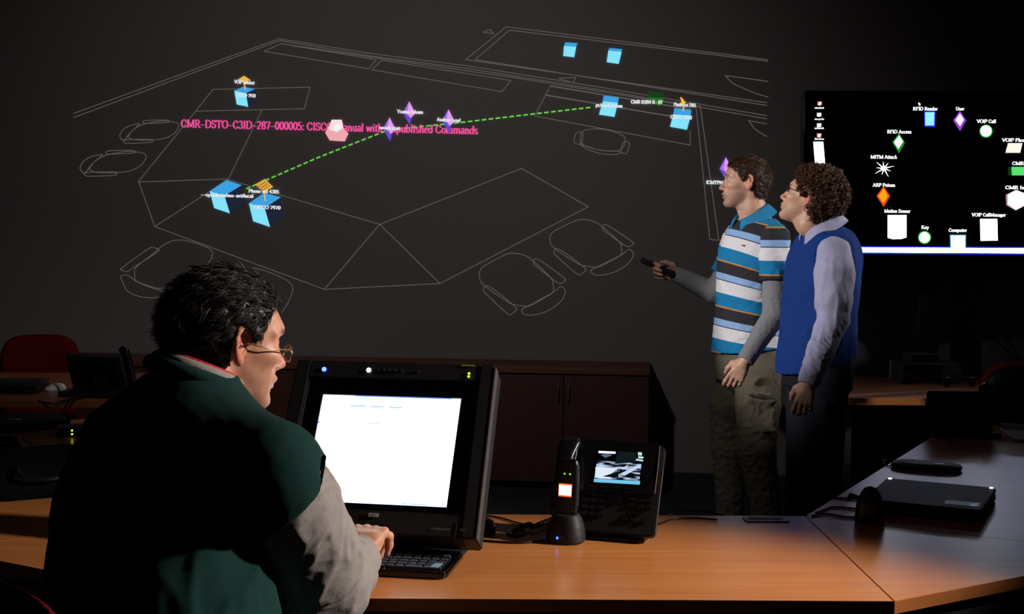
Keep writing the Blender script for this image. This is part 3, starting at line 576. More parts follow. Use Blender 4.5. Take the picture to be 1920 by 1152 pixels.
# moving picture on the phone screen
m = bpy.data.materials.new('phone_picture'); m.use_nodes = True; nt = m.node_tree; nt.nodes.remove(nt.nodes['Principled BSDF'])
tc = nt.nodes.new('ShaderNodeTexCoord'); mpn = nt.nodes.new('ShaderNodeMapping'); mpn.inputs['Rotation'].default_value = (0, 0, -.5); mpn.inputs['Scale'].default_value = (12, 60, 1); nz = nt.nodes.new('ShaderNodeTexNoise'); nz.inputs['Detail'].default_value = 1; nz.inputs['Scale'].default_value = 2
cr = nt.nodes.new('ShaderNodeValToRGB'); cr.color_ramp.elements[0].position = .46; cr.color_ramp.elements[0].color = (*s2l((10, 14, 20)), 1); cr.color_ramp.elements[1].position = .62; cr.color_ramp.elements[1].color = (*s2l((190, 210, 240)), 1)
em = nt.nodes.new('ShaderNodeEmission'); nt.links.new(tc.outputs['Object'], mpn.inputs[0]); nt.links.new(mpn.outputs[0], nz.inputs[0]); nt.links.new(nz.outputs[0], cr.inputs[0]); nt.links.new(cr.outputs[0], em.inputs[0]); nt.links.new(em.outputs[0], nt.nodes['Material Output'].inputs[0])
PM(MB().box((0, -.010, .0058), (.112, .044, .0006)), 'video_picture', m, psc, M=QM)
pc = T(4.43, 900, 800)
Qi = np.array(QM.inverted())
def qloc(px, py, z=.0066):
    d = rayd(px, py); o = np.array([0, 0, CAMH]); c = np.array(QM.translation); n = np.array(QM.col[2][:3]); t = ((c + n * z - o) @ n) / (d @ n); q = o + d * t; return tuple((Qi @ np.append(q, 1))[:3])
def qpoly(P, name, c, s=1.0): return PM(MB().poly([qloc(*p) for p in pc(P)]), name, emis('phone_' + name, c, s), psc, M=QM)
qpoly([(960, 335), (1150, 345), (1140, 375), (1010, 420), (955, 425)], 'cloud_shape', (225, 232, 250))
qpoly([(1160, 395), (1320, 318), (1335, 335), (1200, 410)], 'wing_shape', (200, 215, 245)); qpoly([(1180, 350), (1230, 318), (1225, 335), (1180, 362)], 'tip_shape', (215, 225, 245)); qpoly([(1080, 400), (1150, 345), (1150, 425), (1080, 428)], 'shade_shape', (14, 18, 26))
qpoly([(985, 203), (1127, 210), (1125, 228), (984, 222)], 'header_text', (235, 240, 250), 1.2); qpoly([(1312, 214), (1345, 216), (1345, 243), (1312, 241)], 'clock_text', (200, 225, 225)); qpoly([(1314, 248), (1357, 252), (1356, 268), (1314, 264)], 'time_text', (200, 235, 235))
qpoly([(1296, 268), (1355, 278), (1354, 292), (1294, 284)], 'date_text', (190, 220, 225)); qpoly([(978, 416), (1096, 422), (1096, 437), (976, 431)], 'line_text', (235, 240, 245)); qpoly([(947, 433), (1330, 455), (1327, 484), (945, 462)], 'soft_key_bar', (110, 190, 225), 1.1); qpoly([(1000, 235), (1060, 228), (1100, 240), (1040, 262)], 'sky_shape', (90, 105, 125)); qpoly([(1140, 205), (1300, 215), (1290, 300), (1120, 310)], 'night_shape', (16, 28, 28))
m_pk = mat('phone_key_black', (34, 36, 36), .3)
for r in range(4):
    for c in range(3): PQ(MB().prism(rrect(.017, .0095, .003, 3, -.072 + c * .021, -.072 - r * .0165), -.001, .003, bev=.001), 'number_key', m_pk, smooth=True)
PQ(MB().prism(circ(.0, -.079, .016, 20), -.001, .004, bev=.0015), 'navigation_ring', m_blk, smooth=True)
for k, (x, y) in enumerate(((.045, -.078), (.068, -.080), (.088, -.080), (.045, -.092), (.068, -.094), (.088, -.094), (.03, -.128), (.052, -.128), (.078, -.130), (.055, -.112))): PQ(MB().prism(rrect(.014 if k != 9 else .035, .008 if k != 9 else .004, .002, 3, x, y), -.001, .003, bev=.0008), 'function_key', m_pk)
for x in (-.06, .0, .03, -.03): PQ(MB().prism(rrect(.02, .006, .002, 3, x, -.053), -.001, .006, bev=.0006), 'soft_key', m_pk)
PQ(MB().tube([(.0965, -.062, .004), (.0975, .0, .005), (.0955, .060, .004)], .0014, 8), 'side_silver_trim', mat('bright_trim', (150, 140, 136), .3, metal=.6), smooth=True)  # silver line down the side of the screen housing
PQ(MB().tube([(.1075, -.155, -.004), (.1085, -.0, -.004)], .0012, 8), 'edge_trim', _m['bright_trim'])
mbh = MB(); prof = []
hp = [(-.124, -.150, .014), (-.126, -.12, .022), (-.128, -.09, .028), (-.128, -.04, .036), (-.127, .01, .034), (-.125, .04, .026), (-.124, .066, .016)]
def handset_fn(u, v):
    i = v * (len(hp) - 1); k = min(int(i), len(hp) - 2); f = i - k; P = [hp[k][j] * (1 - f) + hp[k + 1][j] * f for j in range(3)]
    e = min(1, min(v, 1 - v) * 9 + .05) ** .5; a = 2 * PI * u; wx = .024 + .004 * math.cos(v * 2 * PI); ca, sa = math.cos(a), math.sin(a)
    return (P[0] + wx * e * abs(ca) ** .6 * (1 if ca > 0 else -1), P[1], P[2] + .015 * e * abs(sa) ** .6 * (1 if sa > 0 else -1) - (0.0 if 0 else 0))
mbh.grid(handset_fn, 28, 40, cu=True); PQ(mbh, 'handset', m_blk, smooth='all')
PQ(MB().tube([(-.1005, -.14, .02), (-.1005, -.08, .036), (-.101, -.03, .044), (-.1025, .03, .034), (-.106, .062, .018)], .0011, 6), 'handset_trim', _m['bright_trim'])
mb = MB(); mb.prism(rrect(.05, .2, .01, 4, -.125, -.05), -.02, .004, bev=.003); PQ(mb, 'handset_cradle', m_blkm, smooth=True)
R_ = Matrix.Rotation(-.324, 3, 'Z')
mb = MB(); v = R_ @ Vector((-.005, .04, 0)); mb.box((.264 + v.x, 3.108 + v.y, .80), (.16, .02, .13), R_ @ Matrix.Rotation(.35, 3, 'X'), bev=.004); v = R_ @ Vector((-.005, -.0, 0)); mb.box((.264 + v.x, 3.108 + v.y, .7245), (.17, .15, .009), R_, bev=.003); PQ(mb, 'stand', m_blkm, M=Matrix())
def coil(P, r, turns, tr, name, label_part=None):
    B = bez(P, 30); N = len(B); L = []
    for i in range(turns * 12):
        s = i / (turns * 12 - 1) * (N - 1.001); k = int(s); f = s - k; p = B[k] * (1 - f) + B[min(k + 1, N - 1)] * f; t = B[min(k + 1, N - 1)] - B[k]; t = t / (np.linalg.norm(t) + 1e-9)
        a = np.cross(t, [0, 0, 1]); a /= np.linalg.norm(a) + 1e-9; b = np.cross(t, a); L.append(p + a * r * math.cos(i * PI / 6) + b * r * math.sin(i * PI / 6))
    return MB().tube(L, tr, 6)
PM(coil([atZ(962, 998, .727), atZ(978, 990, .730), atZ(992, 984, .731), atZ(1000, 988, .731), atZ(1016, 982, .731), atZ(1040, 972, .735), atZ(1060, 960, .74)], .0055, 26, .0016, 'coiled_cord'), 'coiled_cord', m_cab, ph, smooth='all', M=Matrix())
PM(MB().tube(bez([atZ(950, 1002, .7225), atZ(968, 1006, .7225), atZ(985, 1001, .7225), atZ(975, 994, .7245), atZ(963, 997, .727)], 8), .0028, 8), 'cord_end', m_cab, ph, smooth='all', M=Matrix())

# ------------------------------------------------------------------ cordless handset in its charger
HX = Matrix.Translation((.132, 3.035, .72)) @ Matrix.Rotation(math.radians(-22), 4, 'Z')
hs = thing('cordless_handset', 'black cordless handset with a lit orange-white display standing in the charger', 'telephone', M=HX)
ch = thing('handset_charger', 'black rounded charging cradle with a blue light holding the cordless handset', 'charger', M=HX)
bpy.context.view_layer.update()
def sup(u, v, st, ex=.75):
    i = v * (len(st) - 1); k = min(int(i), len(st) - 2); f = i - k; z, a, b, y0 = [st[k][j] * (1 - f) + st[k + 1][j] * f for j in range(4)]
    t = 2 * PI * u; c, s = math.cos(t), math.sin(t); return (a * abs(c) ** ex * (1 if c > 0 else -1), y0 + b * abs(s) ** ex * (1 if s > 0 else -1), z)
stc = [(0, .001, .001, 0), (0, .043, .038, 0), (.006, .046, .041, 0), (.02, .0455, .040, 0), (.04, .042, .036, .001), (.056, .036, .031, .003), (.066, .030, .026, .004), (.068, .026, .021, .005), (.055, .025, .017, .005), (.055, .001, .001, .005)]
MB().grid(lambda u, v: sup(u, v, stc), 40, 60, True).build('charger_body', m_blkm, ch, smooth='all')
mb = MB(); mb.prism([(-.0, -.0), (.004, .0), (.003, .006), (-.001, .005)], 0, .001, Matrix.Translation((-.008, -.0425, .014)) @ Matrix.Rotation(PI / 2, 4, 'X')); mb.build('blue_light', emis('led_deep_blue', (50, 90, 255), 6), ch)
stw = [(-.005, .001, .001, 0), (-.005, .0245, .011, 0), (.0, .026, .013, 0), (.05, .027, .0135, 0), (.09, .026, .0125, 0), (.115, .024, .012, 0), (.128, .0235, .012, 0), (.138, .020, .010, 0), (.141, .012, .005, 0), (.141, .0005, .0005, 0)]
HM = Matrix.Translation((0, .006, .056)) @ Matrix.Rotation(math.radians(-8), 4, 'X')
hb = MB().grid(lambda u, v: sup(u, v, stw, .6), 40, 60, True).build('handset_body', m_blk, hs, smooth='all'); hb.matrix_local = HM
def hp_(mb, name, m, label=None): o = mb.build(name, m, hs, label=label); o.matrix_local = HM; return o
hp_(MB().box((-.003, -.0135, .066), (.033, .001, .031)), 'display_border', emis('display_orange', (255, 96, 30), 1.3)); hp_(MB().box((-.003, -.0142, .066), (.031, .001, .024)), 'display', emis('display_white', (255, 246, 238), 2.0))
for x in (-.007, .007): hp_(MB().lathe([(.0002, 0), (.0022, 0), (.0022, .001), (.0002, .001)], 10, Matrix.Translation((x, -.0132, .105)) @ Matrix.Rotation(PI / 2, 4, 'X')), 'green_light', emis('led_green', (150, 200, 40), 1.6))
for r in range(4):
    for c in range(3): hp_(MB().box((-.014 + c * .014, -.0135, .008 + r * .0105), (.009, .002, .005), bev=.0008), 'number_key', m_pk)
hp_(MB().box((0, -.0128, .120), (.014, .0015, .002)), 'earpiece_slot', m_scr)
hp_(MB().tube([(.0268, -.004, .03), (.0272, -.004, .07), (.0245, -.004, .118)], .0012, 6), 'side_seam', m_gry)

# ------------------------------------------------------------------ small things on the desks
def mouse(loc, rz, label, m):
    st = [(0, .001, .001, 0), (0, .026, .048, 0), (.008, .030, .053, 0), (.018, .029, .050, -.001), (.028, .023, .038, -.004), (.034, .013, .022, -.006), (.036, .001, .001, -.007)]
    t = thing('computer_mouse', label, 'computer mouse', loc, rz)
    MB().grid(lambda u, v: sup(u, v, st, .85), 36, 40, True).build('mouse_body', m, t, smooth='all'); MB().tube([(0, .040, .028), (0, .022, .034)], .004, 10).build('scroll_wheel', m_gry, t); MB().box((0, .025, .0345), (.0012, .03, .001)).build('button_gap', m_scr, t)
    return t
mouse((-.068, 3.13, .72), math.radians(15), 'glossy black mouse at the right foot of the lit monitor', m_gloss)
gp = thing('cable_outlet', 'flat grey metal cable outlet let into the far edge of the desk', 'cable outlet', (.66, 3.275, .72))
MB().prism(rrect(.115, .055, .008), 0, .003, bev=.001).build('cover_plate', mat('brushed_metal', (120, 112, 106), .4, metal=.7), gp); MB().prism(rrect(.09, .02, .006, 4, 0, .008), .0025, .0045).build('flap', m_gry, gp)
def dcable(label, pts, r=.0028, z=.7232): return cable('desk_cable', label, [atZ(x, y, z) for x, y in pts], r, m_cab)
dcable('black cable doubling as a painted shadow, from the lit monitor to the charging cradle', [(897, 1013), (930, 1016), (975, 1018), (1022, 1014)])  # black tube stands for a cable and the handset's shadow together
dcable('thin black cable crossing the desk behind the glossy mouse', [(905, 966), (940, 972), (975, 982), (1000, 984), (1060, 984)], .0022)
dcable('short black cable between charging cradle and office telephone', [(1083, 1008), (1100, 1004), (1118, 1002), (1138, 992)])
dcable('black cable looping right from the office telephone along the desk edge', [(1230, 985), (1262, 974), (1300, 972), (1345, 975)], .0025)
cable('desk_cable', 'black cable sagging behind the desk right of the office telephone', [atY(1222, 975, 3.30), atY(1270, 962, 3.36), atY(1310, 958, 3.38), atY(1360, 968, 3.36)], .003, m_cab)
dcable('upper black cable leading left from the power adapter', [(1640, 940), (1600, 936), (1570, 934), (1555, 930)]); dcable('middle black cable leading left from the power adapter', [(1625, 958), (1590, 953), (1560, 952), (1530, 962)]); dcable('lower black cable leading left from the power adapter', [(1615, 972), (1580, 969), (1550, 964), (1522, 968)])
dcable('thin cable curving off the flat conference device', [(1680, 872), (1664, 874), (1656, 867), (1662, 862)], .002); dcable('thin pale cable curving round the phone on the right desk', [(1750, 808), (1758, 820), (1768, 832), (1778, 840)], .0018)

def laptop(name, label, loc, rz, w_=.335, d_=.235, h=.034, mt=None, tilt=0, group=None):
    t = thing(name, label, 'laptop', loc, rz, group)
    MB().prism(rrect(w_, d_, .012), .002, h * .62, bev=.003).build('laptop_base', m_blk, t, smooth=True); MB().prism(rrect(w_, d_ - .004, .012), h * .64, h, bev=.003).build('laptop_lid', mt or m_blkm, t, smooth=True)
    for x in (-.4, .4):
        for y in (-.4, .4): MB().cyl((x * w_, y * d_, 0), (x * w_, y * d_, .004), .008, n=10).build('rubber_foot', m_cab, t)
    return t
lp = laptop('laptop', 'closed black laptop with a label and white lights on the right desk', (1.145, 3.455, .72), math.radians(-27), .30, .335, .036)
for x, y in ((-.138, .155), (.138, .150)): MB().prism(circ(x, y, .005, 12), .036, .038).build('indicator_light', emis('led_cool_white', (235, 240, 255), 5), lp)
sk = MB().box((.095, -.105, .0365), (.085, .052, .001)).build('label', mat('blue_grey_label', (22, 26, 34), .35), lp)
for k in range(5): MB().box((.088 - (k % 2) * .006, -.09 - k * .008, .0372), (.055, .0022, .0004)).build('label_line', mat('glowing_label_print', (130, 150, 170), .5, emit=(120, 150, 180), es=.12), sk)  # printed lines carry a faint glow of their own
MB().box((.124, -.112, .0372), (.012, .018, .0004)).build('label_mark', mat('glowing_label_cyan', (140, 190, 220), .5, emit=(120, 170, 210), es=.3), sk)  # cyan mark glows slightly without being a lamp
t = thing('power_adapter', 'black upright power block with cables, left of the closed laptop on the right desk', 'power adapter', (.925, 3.262, .72), math.radians(-20))
MB().grid(lambda u, v: sup(u, v, [(0, .001, .001, 0), (0, .036, .026, 0), (.01, .038, .028, 0), (.05, .034, .025, 0), (.075, .024, .02, .002), (.088, .014, .013, .004), (.092, .001, .001, .004)], .7), 32, 40, True).build('adapter_body', m_blk, t, smooth='all')
MB().tube([(-.03, 0, .06), (-.05, .01, .064), (-.055, .02, .05)], .006, 8).build('plug', m_cab, t, smooth=True)
t = thing('conference_device', 'slim flat black device with a small blue light behind the closed laptop', 'conference device', (1.312, 4.01, .72), math.radians(-22))
MB().grid(lambda u, v: sup(u, v, [(0, .001, .001, 0), (0, .10, .05, 0), (.008, .108, .058, 0), (.016, .104, .055, 0), (.021, .085, .042, 0), (.022, .001, .001, 0)], .6), 48, 36, True).build('device_body', m_blkm, t, smooth='all')
MB().box((-.03, .045, .021), (.014, .004, .002)).build('blue_light', emis('led_soft_blue', (50, 110, 170), 1.0), t); MB().box((.04, -.02, .0225), (.03, .015, .001)).build('button_pad', m_pk, t)

def back_phone(label, M, group):
    t = thing('desk_phone', label, 'telephone', M=M, group=group); bpy.context.view_layer.update()
    # local: seen from behind; panel leans toward -y
    R = Matrix.Rotation(math.radians(-24), 3, 'X')
    def put(mb, n, m, par=t, smooth=False):
        o = mb.build(n, m, par, smooth); return o
    b = MB(); b.box((0, .01, .085), (.255, .022, .165), R, bev=.005); put(b, 'phone_body', m_blkm, smooth=True)
    for k in range(7): put(MB().box((0, .018 - .0 + (.135 - k * .016 - .085) * -.42 * -1 + .006, .135 - k * .016), (.21, .010, .005), R), 'vent_rib', m_blk)
    b = MB(); b.box((0, .055, .012), (.24, .13, .022), bev=.006); put(b, 'foot', m_blk, smooth=True)
    put(MB().box((-.05, .07, .05), (.02, .07, .07), bev=.004), 'stand_arm', m_blk); put(MB().box((.05, .07, .05), (.02, .07, .07), bev=.004), 'stand_arm', m_blk)
    b = MB(); b.grid(lambda u, v: ((-.105) + .024 * math.cos(2 * PI * u) * min(1, (min(v, 1 - v) * 9 + .05)) ** .5, -.055 + (v - .5) * .08 + .014 * math.sin(2 * PI * u), .02 + .17 * v + .012 * math.sin(PI * v)), 20, 24, True); put(b, 'handset', m_gloss, smooth='all')
    return t
back_phone('black telephone seen from behind, standing on the right desk before the chair', Matrix.Translation((1.665, 4.735, .72)) @ Matrix.Rotation(math.radians(188 - 10), 4, 'Z'), 'telephones seen from behind')
t = back_phone('tall black telephone seen from behind, on the far left table', Matrix.Translation((-1.86, 5.74, .72)) @ Matrix.Rotation(math.radians(168), 4, 'Z'), 'telephones seen from behind'); t.scale = (1.05, 1.1, 1.15)
m_paper = mat('paper', (206, 200, 204), .8)
t = thing('paper_stack', 'white sheets of paper with a curled corner beside the telephone on the right desk', 'paper', (1.93, 4.67, .7215), math.radians(-12))
MB().box((0, 0, .004), (.21, .29, .008)).build('sheets', m_paper, t)
MB().grid(lambda u, v: (-.105 + .21 * u, .10 + .05 * v + .0, .009 + .018 * math.sin(v * PI * 1.1) * (1.1 - .5 * u)), 12, 10).build('curled_sheet', m_paper, t, smooth='all')
# left side
t = laptop('laptop', 'closed black laptop on the left desk in front of the telephone', (-1.86, 4.76, .72), math.radians(30), .36, .26, .034); MB().box((.0, -.02, .0345), (.045, .012, .001), Matrix.Rotation(-.6, 3, 'Z')).build('lid_emblem', mat('glowing_emblem_grey', (96, 94, 96), .4, metal=.3, emit=(60, 58, 60), es=.25), t)  # emblem given a weak glow for its light streak
t = laptop('docking_station', 'low black docking unit on the far left table beside a white mouse', (-2.32, 5.83, .72), math.radians(4), .34, .22, .05); t['category'] = 'docking station'
for c in t.children: c.name = c.name.replace('laptop_base', 'dock_base').replace('laptop_lid', 'dock_cover')
mouse((-2.10, 5.86, .72), 2.6, 'white computer mouse between dock and telephone on the far left table', mat('white_plastic', (190, 188, 188), .4))
t = mouse((-1.73, 4.36, .72), 1.3, 'shiny black mouse near the left edge of the picture', m_gloss)
t = thing('network_switch', 'small black box with two green lights half hidden behind the seated man', 'network switch', (-1.56, 4.60, .72), math.radians(20))
MB().box((0, 0, .017), (.16, .11, .034), bev=.003).build('switch_case', m_blk, t)
for z in (.012, .025): MB().box((-.03, -.0565, z), (.006, .003, .005)).build('green_light', emis('led_yellow_green', (200, 225, 60), 3), t)
t = laptop('laptop', 'dark laptop with a pale blue rim close to the seated man\'s back', (-1.55, 4.02, .72), math.radians(28), .36, .27, .03); MB().tube([(-.17, .135, .03), (.17, .135, .03)], .0018, 6).build('lid_rim', mat('pale_blue_rim', (90, 100, 140), .3), t)  # pale blue edge along the back of the laptop lid
t = thing('laptop_bag', 'soft black bag with a looped strap on the left desk', 'bag', (-1.33, 3.60, .72), math.radians(28))
MB().grid(lambda u, v: sup(u, v, [(0, .001, .001, 0), (0, .19, .115, 0), (.02, .20, .125, 0), (.05, .195, .12, .005), (.085, .17, .095, .01), (.10, .12, .06, .012), (.103, .001, .001, .012)], .55), 48, 36, True).build('bag_body', mat('black_nylon', (7, 7, 8), .9, spec=.1, bump=(30, .4)), t, smooth='all')
MB().tube(bez([(-.08, -.09, .085), (-.07, -.13, .07), (0, -.15, .06), (.07, -.13, .07), (.08, -.09, .085)], 8), .006, 8).build('handle', m_cab, t, smooth=True)
dcable('thin grey cable curling round the shiny mouse on the left desk', [(10, 846), (40, 842), (58, 834), (52, 826), (30, 824)], .002); cable('desk_cable', 'tangled black leads beside the telephone on the far left table', [atZ(72, 752, .725), atZ(95, 757, .73), atZ(120, 752, .73), (-1.88, 5.62, .735), atZ(100, 762, .725), atZ(80, 758, .725)], .004, m_cab)
# equipment on the right table
t = thing('equipment_rack', 'silver-grey box with an open dark front on the table below the television', 'equipment box', (2.08, 6.42, .72))
MB().box((-.0, 0, .098), (.29, .22, .006)).build('shell_top', m_gry, t); MB().box((-.142, 0, .048), (.006, .22, .096)).build('shell_side', m_gry, t); MB().box((.105, 0, .048), (.08, .22, .096)).build('front_panel', m_gry, t); MB().box((-.035, .02, .048), (.2, .17, .09)).build('dark_recess', m_scr, t)
t = thing('receiver', 'small silver-rimmed receiver standing on the grey equipment box', 'receiver', (2.06, 6.42, .821))
MB().box((0, 0, .022), (.145, .14, .044), bev=.002).build('case', m_gry, t); MB().box((0, -.071, .022), (.128, .003, .03)).build('front_panel', m_scr, t)
for k in range(5): MB().lathe([(.0005, 0), (.005, 0), (.005, .006), (.0005, .006)], 12, Matrix.Translation((-.045 + k * .022, -.072, .022)) @ Matrix.Rotation(PI / 2, 4, 'X')).build('knob', m_gry, t)
t = thing('headset', 'black headset with a shiny earpiece at the end of the table below the television', 'headset', (2.17, 6.2, .72))
MB().tube(bez([(-.05, 0, .02), (-.045, .02, .045), (0, .03, .055), (.05, .02, .045), (.07, 0, .02)], 8), .005, 8).build('headband', m_blk, t, smooth=True)
for x in (-.05, .07): MB().lathe([(.002, -.012), (.022, -.012), (.026, 0), (.022, .012), (.002, .012)], 18, Matrix.Translation((x, 0, .026)) @ Matrix.Rotation(PI / 2, 4, 'Y')).build('earpiece', m_gloss, t, smooth=True)

# ------------------------------------------------------------------ office chairs (local: sitter faces +y)
m_red = mat('red_fabric', (104, 10, 18), .9, spec=.1, bump=(250, .3)); m_shell = mat('chair_black', (13, 13, 14), .55)
def make_chair(label):
    t = thing('office_chair', label, 'chair')
    def sq(u, v, w_, h_, ex=.5):
        a = 2 * PI * u; c, s = math.cos(a), math.sin(a); return (w_ * v * abs(c) ** ex * (1 if c > 0 else -1), h_ * v * abs(s) ** ex * (1 if s > 0 else -1))
    def shellfn(w_, h_, zc, y0, th, sgn):
        def f(u, v):
            if v < .5: k = v / .5; x, z = sq(u, k, w_, h_); y = 0
            else: k = 1; x, z = sq(u, 1 - (v - .5) / .5 * .999, w_, h_); y = 1
            rr = 1 if v < .5 else 1 - (v - .5) * 2
            edge = max(0, 1 - (rr if v >= .5 else k)) ** .5 if True else 0
            curve = .05 * (x / .23) ** 2 + .03 * (z / .3) ** 2
            return (x, y0 + curve + (sgn * th * min(1, (1 - rr) * 5 + .0) ** .5 if y else 0), zc + z)
        return f
    MB().grid(shellfn(.235, .27, .69, -.25, .045, 1), 48, 41, True).build('back_cushion', m_red, t, smooth='all')
    MB().grid(shellfn(.222, .257, .69, -.252, .02, -1), 48, 41, True).build('back_shell', m_shell, t, smooth='all')
    MB().grid(lambda u, v: (lambda p, e: (p[0], p[1], .455 + e))(sq(u, min(1, v * 2) if v < .5 else 1 - (v - .5) * 2 * .999, .245, .235, .6), (0 if v < .5 else .055 * min(1, (v - .5) * 8) ** .5)), 48, 41, True).build('seat', m_red, t, smooth='all')
    MB().prism(rrect(.42, .40, .1), .435, .456).build('seat_pan', m_shell, t)
    MB().tube(bez([(0, -.05, .43), (0, -.22, .42), (0, -.30, .47), (0, -.285, .62), (0, -.262, .70)], 8), .02, 10).build('back_bar', m_shell, t, smooth=True)
    MB().cyl((0, 0, .08), (0, 0, .435), .025).build('gas_lift', m_gry, t, smooth=True)
    for k in range(5):
        a = k * 2 * PI / 5 + .3; d = (math.cos(a), math.sin(a)); l = MB().tube([(0, 0, .10), (d[0] * .15, d[1] * .15, .095), (d[0] * .29, d[1] * .29, .075)], [.025, .02, .014], 8).build('base_leg', m_shell, t, smooth=True)
        MB().tube([(d[0] * .29 - d[1] * .02, d[1] * .29 + d[0] * .02, .027), (d[0] * .29 + d[1] * .02, d[1] * .29 - d[0] * .02, .027)], .027, 16).build('caster', m_blk, l, smooth=True)
    return t
ch1 = make_chair('red office chair in the lower left corner, under the seated man'); ch1.location = (-.66, 2.03, 0); ch1.rotation_euler = (0, 0, math.atan2(.77, .64) - PI / 2)
ch2 = copy_tree(ch1); ch2['label'] = 'red office chair facing the room behind the far left table'; ch2.location = (-2.58, 6.85, 0); ch2.scale = (.92, .92, .92); ch2.rotation_euler = (0, 0, PI + .1)
ch3 = copy_tree(ch1); ch3['label'] = 'black-backed chair with a red rim beyond the telephone on the right desk'; ch3.location = (2.06, 5.28, 0); ch3.rotation_euler = (0, 0, .12)
for c in (ch1, ch2, ch3): c['group'] = 'red office chairs'

